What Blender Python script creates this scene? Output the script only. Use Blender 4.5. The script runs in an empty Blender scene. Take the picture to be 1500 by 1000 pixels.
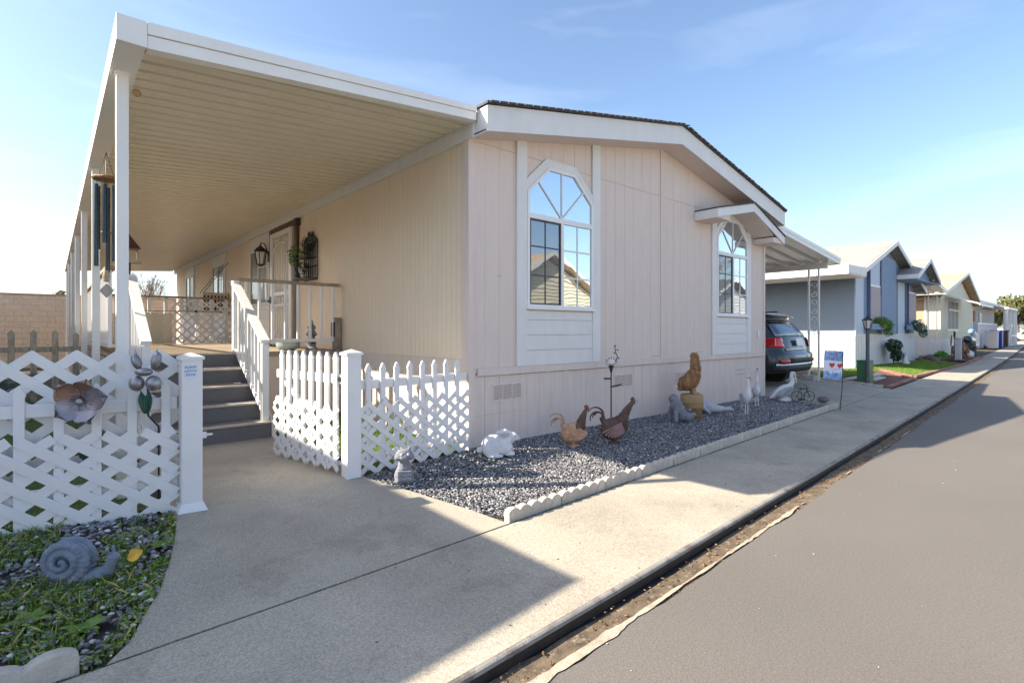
import bpy, bmesh, math, random
import numpy as np
from mathutils import Vector, Matrix, Euler, noise
R = math.radians
random.seed(7); rng = np.random.default_rng(7)
scene = bpy.context.scene
col = scene.collection

# ------------------------------------------------------------ camera
cam_d = bpy.data.cameras.new("camera"); cam = bpy.data.objects.new("camera", cam_d); col.objects.link(cam)
cam.location = (-3.54, -4.79, 1.30); cam.rotation_euler = (R(90), 0, R(-41.2))
cam_d.sensor_width = 36; cam_d.lens = 36 * 771 / 1500; cam_d.shift_y = -0.010
cam_d.clip_start = .05; cam_d.clip_end = 3000
scene.camera = cam

# ------------------------------------------------------------ sky, sun, exposure
SUN = Vector((-1.22, .715, 1.0)).normalized()            # towards the sun
w = bpy.data.worlds.new("World"); scene.world = w; w.use_nodes = True
wt = w.node_tree; bg = wt.nodes["Background"]
sky = wt.nodes.new("ShaderNodeTexSky"); sky.sky_type = 'NISHITA'; sky.sun_disc = False
sky.sun_elevation = math.asin(SUN.z); sky.sun_rotation = math.atan2(SUN.x, SUN.y)
sky.air_density = 1.0; sky.dust_density = 1.6; sky.ozone_density = 2.2
# thin high cloud, mixed into the real sky by direction
tc = wt.nodes.new("ShaderNodeTexCoord"); mp = wt.nodes.new("ShaderNodeMapping"); mp.inputs['Scale'].default_value = (1.2, 1.2, 7)
nz = wt.nodes.new("ShaderNodeTexNoise"); nz.inputs['Scale'].default_value = 1.7; nz.inputs['Detail'].default_value = 7; nz.inputs['Distortion'].default_value = .6
rp = wt.nodes.new("ShaderNodeValToRGB"); rp.color_ramp.elements[0].position = .5; rp.color_ramp.elements[1].position = .85
rp.color_ramp.elements[1].color = (.12, .12, .12, 1)
mx = wt.nodes.new("ShaderNodeMixRGB"); mx.inputs[2].default_value = (9, 9.3, 9.8, 1)
wt.links.new(tc.outputs['Generated'], mp.inputs[0]); wt.links.new(mp.outputs[0], nz.inputs['Vector'])
wt.links.new(nz.outputs[0], rp.inputs[0]); wt.links.new(rp.outputs[0], mx.inputs[0]); wt.links.new(sky.outputs[0], mx.inputs[1])
wt.links.new(mx.outputs[0], bg.inputs[0]); bg.inputs[1].default_value = .12
sd = bpy.data.lights.new("sun", 'SUN'); sd.energy = 5; sd.angle = R(.55); sd.color = (1, .89, .72)
so = bpy.data.objects.new("sun", sd); col.objects.link(so); so.rotation_euler = SUN.to_track_quat('Z', 'Y').to_euler()
so.location = (-20, 12, 20)
scene.view_settings.view_transform = 'Standard'; scene.view_settings.look = 'None'
scene.view_settings.exposure = 1.28; scene.view_settings.gamma = 1

# ------------------------------------------------------------ materials
def lerp3(c, k): return tuple(min(1, max(0, v * k)) for v in c) + (1,)
def mat(name, c, rough=.6, var=.12, vs=3, bump=.15, bs=60, metal=0, stretch=(1, 1, 1), island=0, c2=None, spec=.5, coat=0, bd=.01, trans=0, dirt=None, speck=None):
    m = bpy.data.materials.new(name); m.use_nodes = True; t = m.node_tree; N = t.nodes; L = t.links
    b = N['Principled BSDF']; b.inputs['Roughness'].default_value = rough; b.inputs['Metallic'].default_value = metal
    b.inputs['Specular IOR Level'].default_value = spec; b.inputs['Coat Weight'].default_value = coat
    b.inputs['Coat Roughness'].default_value = .05
    co = N.new('ShaderNodeTexCoord'); mpp = N.new('ShaderNodeMapping'); mpp.inputs['Scale'].default_value = stretch
    L.new(co.outputs['Object'], mpp.inputs[0])
    n1 = N.new('ShaderNodeTexNoise'); n1.inputs['Scale'].default_value = vs; n1.inputs['Detail'].default_value = 6
    n1.inputs['Roughness'].default_value = .6
    L.new(mpp.outputs[0], n1.inputs['Vector'])
    r = N.new('ShaderNodeValToRGB'); r.color_ramp.elements[0].position = .3; r.color_ramp.elements[1].position = .7
    r.color_ramp.elements[0].color = lerp3(c, 1 - var); r.color_ramp.elements[1].color = (c2 + (1,)) if c2 else lerp3(c, 1 + var)
    L.new(n1.outputs[0], r.inputs[0]); out = r.outputs[0]
    if island:
        g = N.new('ShaderNodeNewGeometry'); hs = N.new('ShaderNodeMath'); hs.operation = 'MULTIPLY_ADD'
        hs.inputs[1].default_value = 2 * island; hs.inputs[2].default_value = 1 - island
        L.new(g.outputs['Random Per Island'], hs.inputs[0])
        v = N.new('ShaderNodeVectorMath'); v.operation = 'SCALE'; L.new(out, v.inputs[0]); L.new(hs.outputs[0], v.inputs['Scale']); out = v.outputs[0]
    if dirt:   # (colour, scale, threshold, strength)
        n3 = N.new('ShaderNodeTexNoise'); n3.inputs['Scale'].default_value = dirt[1]; n3.inputs['Detail'].default_value = 8; n3.inputs['Roughness'].default_value = .7
        L.new(mpp.outputs[0], n3.inputs['Vector'])
        rr = N.new('ShaderNodeValToRGB'); rr.color_ramp.elements[0].position = dirt[2]; rr.color_ramp.elements[1].position = min(1, dirt[2] + .14)
        rr.color_ramp.elements[1].color = (dirt[3],) * 3 + (1,)
        L.new(n3.outputs[0], rr.inputs[0]); mm = N.new('ShaderNodeMixRGB'); mm.inputs[2].default_value = tuple(dirt[0]) + (1,)
        L.new(rr.outputs[0], mm.inputs[0]); L.new(out, mm.inputs[1]); out = mm.outputs[0]
    if speck:   # (scale, strength, low, high): fine grains of the material itself
        n4 = N.new('ShaderNodeTexNoise'); n4.inputs['Scale'].default_value = speck[0]; n4.inputs['Detail'].default_value = 3; n4.inputs['Roughness'].default_value = .8
        L.new(co.outputs['Object'], n4.inputs['Vector']); mr = N.new('ShaderNodeMapRange'); mr.inputs[1].default_value = .32; mr.inputs[2].default_value = .68
        mr.inputs[3].default_value = 1 - speck[1]; mr.inputs[4].default_value = 1 + speck[1]; L.new(n4.outputs[0], mr.inputs[0])
        v4 = N.new('ShaderNodeVectorMath'); v4.operation = 'SCALE'; L.new(out, v4.inputs[0]); L.new(mr.outputs[0], v4.inputs['Scale']); out = v4.outputs[0]
    L.new(out, b.inputs['Base Color'])
    if bump:
        n2 = N.new('ShaderNodeTexNoise'); n2.inputs['Scale'].default_value = bs; n2.inputs['Detail'].default_value = 5
        L.new(mpp.outputs[0], n2.inputs['Vector'])
        bp = N.new('ShaderNodeBump'); bp.inputs['Strength'].default_value = bump; bp.inputs['Distance'].default_value = bd
        L.new(n2.outputs[0], bp.inputs['Height']); L.new(bp.outputs[0], b.inputs['Normal'])
    if trans:
        tr = N.new('ShaderNodeBsdfTranslucent'); L.new(out, tr.inputs[0]); ms = N.new('ShaderNodeMixShader'); ms.inputs[0].default_value = trans
        L.new(b.outputs[0], ms.inputs[1]); L.new(tr.outputs[0], ms.inputs[2]); L.new(ms.outputs[0], N['Material Output'].inputs[0])
    return m
def brickmat(name, c1, c2, mortar, sx, sy, ms=.012, rough=.85, axis='XZ', bump=.4):
    m = bpy.data.materials.new(name); m.use_nodes = True; t = m.node_tree; N = t.nodes; L = t.links; b = N['Principled BSDF']
    b.inputs['Roughness'].default_value = rough
    co = N.new('ShaderNodeTexCoord'); sp = N.new('ShaderNodeSeparateXYZ'); cb = N.new('ShaderNodeCombineXYZ')
    L.new(co.outputs['Object'], sp.inputs[0]); L.new(sp.outputs[axis[0]], cb.inputs[0]); L.new(sp.outputs[axis[1]], cb.inputs[1])
    br = N.new('ShaderNodeTexBrick'); L.new(cb.outputs[0], br.inputs['Vector']); br.inputs['Scale'].default_value = 1
    br.inputs['Brick Width'].default_value = sx; br.inputs['Row Height'].default_value = sy; br.inputs['Mortar Size'].default_value = ms
    br.inputs['Color1'].default_value = c1 + (1,); br.inputs['Color2'].default_value = c2 + (1,); br.inputs['Mortar'].default_value = mortar + (1,)
    nn = N.new('ShaderNodeTexNoise'); nn.inputs['Scale'].default_value = 9; nn.inputs['Detail'].default_value = 6; L.new(co.outputs['Object'], nn.inputs['Vector'])
    mu = N.new('ShaderNodeMixRGB'); mu.blend_type = 'OVERLAY'; mu.inputs[0].default_value = .45; L.new(br.outputs[0], mu.inputs[1]); L.new(nn.outputs[0], mu.inputs[2])
    L.new(mu.outputs[0], b.inputs['Base Color'])
    bp = N.new('ShaderNodeBump'); bp.inputs['Strength'].default_value = bump; bp.inputs['Distance'].default_value = .01; bp.invert = True
    L.new(br.outputs['Fac'], bp.inputs['Height']); L.new(bp.outputs[0], b.inputs['Normal'])
    return m
def glassmat(name, tint, refl, wav=0.009):
    m = bpy.data.materials.new(name); m.use_nodes = True; t = m.node_tree; N = t.nodes; L = t.links; b = N['Principled BSDF']
    b.inputs['Base Color'].default_value = tint + (1,); b.inputs['Roughness'].default_value = .3
    gl = N.new('ShaderNodeBsdfGlossy'); gl.inputs['Roughness'].default_value = .01; gl.inputs[0].default_value = (.9, .96, 1, 1)
    ms = N.new('ShaderNodeMixShader'); ms.inputs[0].default_value = refl
    L.new(b.outputs[0], ms.inputs[1]); L.new(gl.outputs[0], ms.inputs[2]); L.new(ms.outputs[0], N['Material Output'].inputs[0])
    nn = N.new('ShaderNodeTexNoise'); nn.inputs['Scale'].default_value = 1.6; bp = N.new('ShaderNodeBump'); bp.inputs['Strength'].default_value = wav; bp.inputs['Distance'].default_value = .3
    co = N.new('ShaderNodeTexCoord'); L.new(co.outputs['Object'], nn.inputs['Vector']); L.new(nn.outputs[0], bp.inputs['Height']); L.new(bp.outputs[0], gl.inputs['Normal'])
    return m
M = dict(
 concrete=mat('concrete', (.375, .335, .27), .9, .16, 1.1, .5, 120, dirt=((.20, .165, .12), 1.6, .54, .45), bd=.006, speck=(95, .34)),
 kerb=mat('kerb', (.27, .255, .235), .85, .25, 5, .4, 150, dirt=((.10, .09, .08), 6, .5, .8)),
 asphalt=mat('asphalt', (.148, .134, .119), .85, .09, .35, .5, 130, dirt=((.125, .112, .10), .45, .56, .55), bd=.005, speck=(90, .24)),
 gutter=mat('gutter', (.020, .019, .018), .6, .4, 9, .3, 90),
 silt=mat('silt', (.125, .092, .060), .95, .45, 13, .6, 130, dirt=((.42, .34, .24), 17, .55, .8)),
 seal=mat('pale mortar', (.38, .33, .26), .9, .22, 16, .5, 120, dirt=((.16, .13, .10), 9, .55, .9)),
 soil=mat('soil', (.085, .070, .052), .95, .4, 8, .8, 60, bd=.02),
 dirtfar=mat('dry ground', (.26, .23, .18), .95, .25, .4, .3, 20),
 pebble=mat('slate pebbles', (.20, .198, .205), .55, .25, 60, 0, island=.75),
 pebblepale=mat('pale pebbles', (.62, .60, .58), .6, .15, 60, 0, island=.2),
 turf=mat('turf', (.075, .12, .025), .9, .35, 14, .8, 160),
 blade=mat('grass blades', (.17, .28, .035), .6, .25, 30, 0, island=.5, trans=.25),
 leaf=mat('weed leaves', (.19, .29, .045), .55, .3, 30, 0, island=.5, trans=.2),
 yleaf=mat('yellowed leaf', (.62, .36, .04), .6, .2, 30, .1),
 beige=mat('beige siding paint', (.715, .608, .545), .8, .035, 2.2, .22, 34, stretch=(6, 6, .8), dirt=((.47, .40, .35), 1.6, .6, .30), bd=.004),
 beigeside=mat('beige porch siding paint', (.80, .67, .53), .8, .035, 2.2, .22, 34, stretch=(6, 6, .8), bd=.004),
 groove=mat('siding groove', (.57, .485, .43), .9, .1),
 skirt=mat('skirting paint', (.70, .597, .54), .82, .05, 2.5, .2, 34, stretch=(6, 6, .8), dirt=((.40, .33, .27), 3, .62, .4), bd=.004),
 white=mat('white trim paint', (.73, .72, .71), .55, .04, 3, .12, 50, stretch=(2, 2, 1), dirt=((.62, .60, .56), 4, .6, .35)),
 vinyl=mat('white vinyl', (.76, .755, .76), .35, .03, 4, .05, 30, dirt=((.66, .64, .60), 7, .62, .35)),
 cream=mat('cream painted metal', (.69, .635, .50), .42, .05, 1.2, .05, 20, dirt=((.50, .42, .28), 2.2, .6, .4)),
 alum=mat('white aluminium', (.80, .79, .76), .4, .04, 2, .05, 20, dirt=((.55, .52, .46), 5, .64, .5)),
 shingle=mat('dark shingles', (.09, .085, .082), .9, .35, 12, .7, 70),
 shinglegrey=brickmat('pale grey shingles', (.36, .335, .30), (.27, .25, .225), (.16, .15, .135), .35, .14, .006, axis='YX'),
 shingletan=brickmat('tan shingles', (.62, .45, .27), (.50, .36, .21), (.30, .2, .12), .35, .14, .006, axis='YX'),
 glass=glassmat('window glass', (.05, .08, .10), .62),
 glassdark=glassmat('screened window glass', (.035, .045, .06), .22),
 frame=mat('window frame vinyl', (.80, .80, .80), .4, .03, 4, 0),
 dark=mat('dark screen frame', (.05, .05, .055), .5, .1, 4, 0),
 brown=mat('dark brown paint', (.085, .035, .02), .5, .2, 5, .1),
 deck=mat('weathered deck boards', (.30, .235, .17), .85, .2, 4, .3, 40, stretch=(1, 6, 6), dirt=((.15, .11, .08), 4, .55, .5)),
 riser=mat('grey stair carpet', (.165, .165, .175), .97, .1, 30, .7, 320),
 nosing=mat('stair nosing', (.50, .44, .37), .8, .15, 9, .2, 60),
 railtop=mat('weathered hand rail', (.33, .26, .20), .8, .25, 9, .2, 60),
 bwall=brickmat('tan block wall', (.85, .65, .45), (.78, .59, .42), (.62, .48, .35), .45, .205, .008, axis='XZ'),
 cap=mat('block wall cap', (.50, .37, .26), .9, .12, 4, .3, 40),
 oldwood=mat('old fence wood', (.44, .38, .31), .92, .35, 6, .5, 50, stretch=(5, 5, 1)),
 rust=mat('rusty metal', (.12, .07, .055), .75, .4, 14, .4, 90, metal=.25),
 rustpale=mat('pale patinated metal', (.46, .27, .17), .7, .35, 22, .4, 120, metal=.15),
 rustpink=mat('brown pink painted metal', (.27, .165, .155), .6, .2, 16, .2, 90, metal=.1),
 wire=mat('black iron', (.022, .021, .022), .5, .2, 20, .1),
 statuewhite=mat('weathered white stone', (.66, .66, .68), .75, .14, 7, .35, 70, dirt=((.20, .20, .22), 12, .62, .8)),
 birdgrey=mat('grey wing paint', (.36, .37, .40), .7, .25, 16, .5, 50),
 statuegrey=mat('grey stone', (.21, .215, .25), .85, .3, 10, .5, 90, dirt=((.12, .12, .13), 14, .58, .7)),
 sealgrey=mat('pale grey stone', (.50, .50, .54), .8, .15, 20, .5, 90),
 snailblue=mat('blue grey resin', (.17, .205, .27), .7, .3, 14, .35, 60, dirt=((.38, .40, .45), 9, .56, .8)),
 carved=mat('carved wood', (.30, .145, .055), .62, .5, 16, .9, 50, bd=.02, stretch=(1, 1, .35), dirt=((.07, .04, .02), 30, .5, .8)),
 carvedpale=mat('pale carved wood', (.38, .24, .12), .65, .2, 10, .6, 30, stretch=(1, 1, 4)),
 edge=mat('concrete edging', (.50, .46, .40), .9, .2, 7, .7, 80, dirt=((.28, .25, .22), 9, .55, .5)),
 teal=mat('dark teal tube', (.035, .06, .075), .3, .2, 4, 0, metal=.5),
 leadgrey=mat('lead grey metal', (.20, .20, .21), .5, .3, 20, .3, 60, metal=.4),
 silver=mat('bulb silver', (.30, .29, .31), .42, .3, 12, .1, 40, metal=.75),
 petal=mat('copper grey petal', (.32, .23, .22), .38, .35, 8, .3, 40, metal=.6, stretch=(1, 1, 1)),
 greenmetal=mat('green metal leaf', (.035, .10, .075), .5, .3, 14, .3, 50, metal=.2),
 blue=mat('blue siding', (.21, .29, .42), .75, .06, 4, .12, 40, stretch=(8, 8, .8)),
 bluegrey=mat('grey blue siding', (.27, .33, .40), .75, .05, 4, .12, 40, stretch=(8, 8, .8)),
 bluepale=mat('pale blue siding', (.52, .60, .70), .75, .05, 4, .12, 40, stretch=(8, 8, .8)),
 bluedark=mat('navy trim', (.10, .14, .24), .6, .08),
 blind=mat('window blind', (.43, .37, .38), .8, .04),
 yellowh=mat('pale yellow siding', (.72, .67, .51), .8, .04, 3, .1),
 tanwall=mat('tan wall', (.44, .31, .20), .8, .1, 3, .1),
 greywall=mat('pale grey wall', (.48, .48, .50), .8, .08, 3, .1),
 carpaint=mat('dark grey car paint', (.030, .038, .048), .3, .03, 3, 0, metal=.35, coat=.6),
 carglass=glassmat('car glass', (.01, .012, .016), .20, 0),
 tyre=mat('tyre rubber', (.018, .018, .018), .85, .2, 20, .2),
 chrome=mat('chrome', (.60, .60, .62), .15, .02, 3, 0, metal=1),
 redlens=mat('red lamp lens', (.65, .012, .018), .15, .05, 3, 0, coat=1),
 plastic=mat('black plastic', (.03, .03, .032), .6, .1, 20, .1),
 plate=mat('number plate', (.75, .76, .78), .4, .03),
 ink=mat('dark ink', (.03, .03, .06), .8, .02, 3, 0),
 paper=mat('paper note', (.68, .74, .90), .9, .03),
 green=mat('green utility box', (.04, .15, .055), .5, .08),
 lampgrey=mat('lamp post grey', (.10, .11, .13), .5, .15, 6, .1, metal=.3),
 lampglass=mat('frosted lamp glass', (.7, .68, .62), .3, .05),
 fern=mat('fern leaves', (.10, .24, .03), .5, .25, 20, 0, island=.5, trans=.3),
 ferngb=mat('blue green fern leaves', (.035, .14, .12), .5, .25, 20, 0, island=.5, trans=.2),
 bushdark=mat('dark bush leaves', (.022, .05, .022), .5, .3, 20, 0, island=.5, trans=.1),
 olive=mat('olive tree leaves', (.16, .165, .055), .6, .3, 6, 0, island=.5, trans=.25),
 pinkbush=mat('dry pink shrub', (.42, .24, .16), .7, .3, 12, 0, island=.4),
 bark=mat('bark', (.14, .11, .09), .9, .3, 10, .5, 50),
 twig=mat('bare twigs', (.22, .16, .14), .9, .2, 10, 0),
 frond=mat('grey green frond', (.055, .085, .075), .5, .3, 20, 0, island=.4),
 redbrick=mat('red edging brick', (.30, .155, .12), .85, .2, 9, .4, 50, island=.25),
 rock=mat('rocks', (.18, .15, .14), .9, .35, 8, .7, 30),
 flagblue=mat('flag blue', (.10, .22, .55), .8, .3, 14, 0, c2=(.35, .55, .85)),
 flagwhite=mat('flag white', (.72, .74, .86), .8, .1, 20, 0),
 red=mat('red paint', (.55, .03, .025), .5, .05),
 pinkink=mat('pink lettering', (.62, .16, .28), .7, .05, 3, 0),
 binblue=mat('blue bin plastic', (.012, .045, .33), .45, .05),
 binbrown=mat('brown bin plastic', (.075, .035, .028), .5, .05),
 bingrey=mat('grey bin plastic', (.40, .40, .41), .5, .05),
 barewood=mat('weathered post wood', (.40, .33, .25), .85, .2, 9, .3),
 terracotta=mat('terracotta', (.50, .22, .12), .8, .15, 9, .2),
 hose=mat('bowl glaze', (.28, .35, .36), .4, .1, 9, .1),
)
# ------------------------------------------------------------ builders
BASE = {}
scratch = bpy.data.scenes.new('scratch')      # small scene for evaluating one mesh at a time
def baked(o):
    scratch.collection.objects.link(o)
    with bpy.context.temp_override(scene=scratch, view_layer=scratch.view_layers[0]):
        dg = bpy.context.evaluated_depsgraph_get(); dg.update(); me = bpy.data.meshes.new_from_object(o.evaluated_get(dg))
    scratch.collection.objects.unlink(o); return me
def link(o, parent=None):
    col.objects.link(o)
    if parent is not None: o.parent = parent
    return o
def thing(name, label, cat, loc=(0, 0, 0), rz=0, group=None):
    o = bpy.data.objects.new(name, None); link(o); o.location = loc; o.rotation_euler = (0, 0, rz); o.empty_display_size = .1
    o['label'] = label; o['category'] = cat
    if group: o['group'] = group
    BASE[o.name] = Vector(loc); return o
def tag(o, label, cat, group=None, kind=None):
    if label: o['label'] = label
    if cat: o['category'] = cat
    if group: o['group'] = group
    if kind: o['kind'] = kind
    return o
def relabel(o, label): o['label'] = label
def setting(o): o['kind'] = 'structure'; return o
class MB:
    def __init__(s): s.v = []; s.f = []; s.mi = []; s.cur = 0
    def add(s, vs, fs):
        k = len(s.v); s.v += [tuple(p) for p in vs]; s.f += [tuple(i + k for i in f) for f in fs]; s.mi += [s.cur] * len(fs); return s
    def box(s, x0, y0, z0, x1, y1, z1):
        vs = [(x, y, z) for z in (z0, z1) for y in (y0, y1) for x in (x0, x1)]
        return s.add(vs, [(0, 2, 3, 1), (4, 5, 7, 6), (0, 1, 5, 4), (2, 6, 7, 3), (0, 4, 6, 2), (1, 3, 7, 5)])
    def obox(s, c, size, rot=(0, 0, 0)):
        m = Euler(rot).to_matrix(); c = Vector(c); h = Vector(size) / 2
        vs = [c + m @ Vector((a * h.x, b * h.y, d * h.z)) for d in (-1, 1) for b in (-1, 1) for a in (-1, 1)]
        return s.add(vs, [(0, 2, 3, 1), (4, 5, 7, 6), (0, 1, 5, 4), (2, 6, 7, 3), (0, 4, 6, 2), (1, 3, 7, 5)])
    def bar(s, a, b, w_, h, up=(0, 0, 1)):      # rectangular bar a -> b
        a = Vector(a); b = Vector(b); d = (b - a).normalized(); u = Vector(up)
        sd_ = d.cross(u)
        if sd_.length < 1e-4: sd_ = d.cross(Vector((0, 1, 0)))
        sd_.normalize(); u = sd_.cross(d).normalized(); vs = []
        for p in (a, b):
            for i, j in ((-1, -1), (1, -1), (1, 1), (-1, 1)): vs.append(p + sd_ * i * w_ / 2 + u * j * h / 2)
        return s.add(vs, [(0, 3, 2, 1), (4, 5, 6, 7), (0, 1, 5, 4), (1, 2, 6, 5), (2, 3, 7, 6), (3, 0, 4, 7)])
    def prism(s, poly, off):                    # planar polygon (3d points) + extrusion vector
        n = len(poly); o = Vector(off); p = [Vector(q) for q in poly]
        return s.add(p + [q + o for q in p], [tuple(range(n)), tuple(range(2 * n - 1, n - 1, -1))] + [(i, i + n, (i + 1) % n + n, (i + 1) % n) for i in range(n)])
    def tube(s, pts, r, n=8, cap=True):
        pts = [Vector(p) for p in pts]; rs = r if isinstance(r, (list, tuple)) else [r] * len(pts); k = len(s.v); vs = []; fs = []
        prev = None
        for i, p in enumerate(pts):
            d = (pts[min(i + 1, len(pts) - 1)] - pts[max(i - 1, 0)]).normalized()
            if prev is None:
                u = d.cross(Vector((0, 0, 1)))
                if u.length < .1: u = d.cross(Vector((0, 1, 0)))
            else:
                u = prev - d * prev.dot(d)
            u.normalize(); prev = u; v_ = d.cross(u)
            for j in range(n):
                a = 2 * math.pi * j / n; vs.append(p + (u * math.cos(a) + v_ * math.sin(a)) * rs[i])
        for i in range(len(pts) - 1):
            for j in range(n): fs.append((i * n + j, i * n + (j + 1) % n, (i + 1) * n + (j + 1) % n, (i + 1) * n + j))
        if cap: fs += [tuple(range(n))[::-1], tuple((len(pts) - 1) * n + j for j in range(n))]
        return s.add(vs, fs)
    def lathe(s, c, prof, n=20):                # prof: (r, z) pairs
        vs = []; fs = []
        for r, z in prof:
            for j in range(n): a = 2 * math.pi * j / n; vs.append((c[0] + r * math.cos(a), c[1] + r * math.sin(a), c[2] + z))
        for i in range(len(prof) - 1):
            for j in range(n): fs.append((i * n + j, i * n + (j + 1) % n, (i + 1) * n + (j + 1) % n, (i + 1) * n + j))
        fs += [tuple(range(n))[::-1], tuple((len(prof) - 1) * n + j for j in range(n))]
        return s.add(vs, fs)
    def ell(s, c, r, rot=(0, 0, 0), nu=14, nv=9):
        m = Euler(rot).to_matrix(); c = Vector(c); vs = [c + m @ Vector((0, 0, r[2]))]; fs = []
        for i in range(1, nv):
            t = math.pi * i / nv
            for j in range(nu):
                a = 2 * math.pi * j / nu; vs.append(c + m @ Vector((r[0] * math.sin(t) * math.cos(a), r[1] * math.sin(t) * math.sin(a), r[2] * math.cos(t))))
        vs.append(c + m @ Vector((0, 0, -r[2]))); e = len(vs) - 1
        for j in range(nu): fs.append((0, 1 + j, 1 + (j + 1) % nu)); fs.append((e, 1 + (nv - 2) * nu + (j + 1) % nu, 1 + (nv - 2) * nu + j))
        for i in range(nv - 2):
            for j in range(nu): fs.append((1 + i * nu + j, 1 + (i + 1) * nu + j, 1 + (i + 1) * nu + (j + 1) % nu, 1 + i * nu + (j + 1) % nu))
        return s.add(vs, fs)
    def chain(s, pts, rs, step=.35):            # overlapping balls along a polyline
        for i in range(len(pts) - 1):
            a = Vector(pts[i]); b = Vector(pts[i + 1]); L_ = (b - a).length; n = max(1, int(L_ / (max(.002, min(rs[i], rs[i + 1])) * step * 2)))
            for k in range(n + 1):
                t = k / n; r = rs[i] * (1 - t) + rs[i + 1] * t; s.ell(a.lerp(b, t), (r, r, r), nu=10, nv=7)
        return s
    def build(s, name, m, parent=None, local=False, smooth=False, bevel=0, remesh=0, wob=0):
        me = bpy.data.meshes.new(name); b0 = Vector((0, 0, 0))
        if parent is not None and not local: b0 = BASE.get(parent.name, b0)
        me.from_pydata([(p[0] - b0.x, p[1] - b0.y, p[2] - b0.z) for p in s.v], [], s.f)
        ms = m if isinstance(m, (list, tuple)) else [m]
        for q in ms: me.materials.append(q)
        if len(ms) > 1: me.polygons.foreach_set('material_index', s.mi)
        o = bpy.data.objects.new(name, me); link(o, parent); BASE[o.name] = b0
        if not remesh:
            bm = bmesh.new(); bm.from_mesh(me); bmesh.ops.recalc_face_normals(bm, faces=bm.faces); bm.to_mesh(me); bm.free()
        if remesh:
            md = o.modifiers.new('r', 'REMESH'); md.mode = 'VOXEL'; md.voxel_size = remesh; md.use_smooth_shade = True
            sm = o.modifiers.new('s', 'SMOOTH'); sm.iterations = 3; sm.factor = .5
            me2 = baked(o); o.modifiers.clear(); o.data = me2; me2.name = name
            if wob:
                nv_ = len(me2.vertices); co_ = np.empty(nv_ * 3, np.float32); no_ = np.empty(nv_ * 3, np.float32); me2.vertices.foreach_get('co', co_); me2.vertices.foreach_get('normal', no_)
                co_ = co_.reshape(-1, 3); no_ = no_.reshape(-1, 3); q = np.array([noise.noise(Vector(c) * 38) + .5 * noise.noise(Vector(c) * 90) for c in co_]) * wob
                me2.vertices.foreach_set('co', (co_ + no_ * q[:, None]).astype(np.float32).reshape(-1)); me2.update()
            smooth = True
        if bevel:
            md = o.modifiers.new('b', 'BEVEL'); md.width = bevel; md.segments = 2; md.limit_method = 'ANGLE'
        if smooth:
            for p in o.data.polygons: p.use_smooth = True
        return o
def text_mesh(name, body, size, m, parent, mtx, ext=.001, shear=0, smooth=False):
    c = bpy.data.curves.new(name, 'FONT'); c.body = body; c.size = size; c.extrude = ext; c.align_x = 'CENTER'; c.align_y = 'CENTER'; c.shear = shear; c.resolution_u = 2
    c.space_line = .8
    o = bpy.data.objects.new(name, c); me = baked(o); bpy.data.objects.remove(o)
    me.transform(mtx); me.materials.append(m); o2 = bpy.data.objects.new(name, me); link(o2, parent); return o2
def copy_tree(o, parent=None):
    c = o.copy(); col.objects.link(c)
    if parent is not None: c.parent = parent
    BASE[c.name] = BASE.get(o.name, Vector((0, 0, 0)))
    for ch in list(o.children):
        if ch.name != c.name: copy_tree(ch, c)
    return c
def island_mesh(name, verts, faces_per, m, kind=None, label=None, smooth=True, parent=None):
    """verts: (n, k, 3) array of islands; faces_per: list of faces indexing k."""
    n, k, _ = verts.shape; me = bpy.data.meshes.new(name); b0 = BASE.get(parent.name, Vector()) if parent else Vector()
    verts = verts - np.array(b0)[None, None, :]
    fl = len(faces_per[0]); F_ = np.array(faces_per)
    me.vertices.add(n * k); me.vertices.foreach_set('co', verts.reshape(-1).astype(np.float32))
    idx = (F_[None] + (np.arange(n) * k)[:, None, None]).reshape(-1)
    me.loops.add(len(idx)); me.loops.foreach_set('vertex_index', idx.astype(np.int32))
    me.polygons.add(n * len(F_)); me.polygons.foreach_set('loop_start', np.arange(0, len(idx), fl, dtype=np.int32))
    me.update(); me.validate()
    if smooth: me.polygons.foreach_set('use_smooth', np.ones(n * len(F_), bool))
    me.materials.append(m); o = bpy.data.objects.new(name, me); link(o, parent); BASE[o.name] = b0
    if kind: o['kind'] = kind
    if label: o['label'] = label
    return o
ph = (1 + 5 ** .5) / 2
ICO = np.array([(-1, ph, 0), (1, ph, 0), (-1, -ph, 0), (1, -ph, 0), (0, -1, ph), (0, 1, ph), (0, -1, -ph), (0, 1, -ph), (ph, 0, -1), (ph, 0, 1), (-ph, 0, -1), (-ph, 0, 1)]) / 1.902
ICOF = [(0, 11, 5), (0, 5, 1), (0, 1, 7), (0, 7, 10), (0, 10, 11), (1, 5, 9), (5, 11, 4), (11, 10, 2), (10, 7, 6), (7, 1, 8), (3, 9, 4), (3, 4, 2), (3, 2, 6), (3, 6, 8), (3, 8, 9), (4, 9, 5), (2, 4, 11), (6, 2, 10), (8, 6, 7), (9, 8, 1)]
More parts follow.
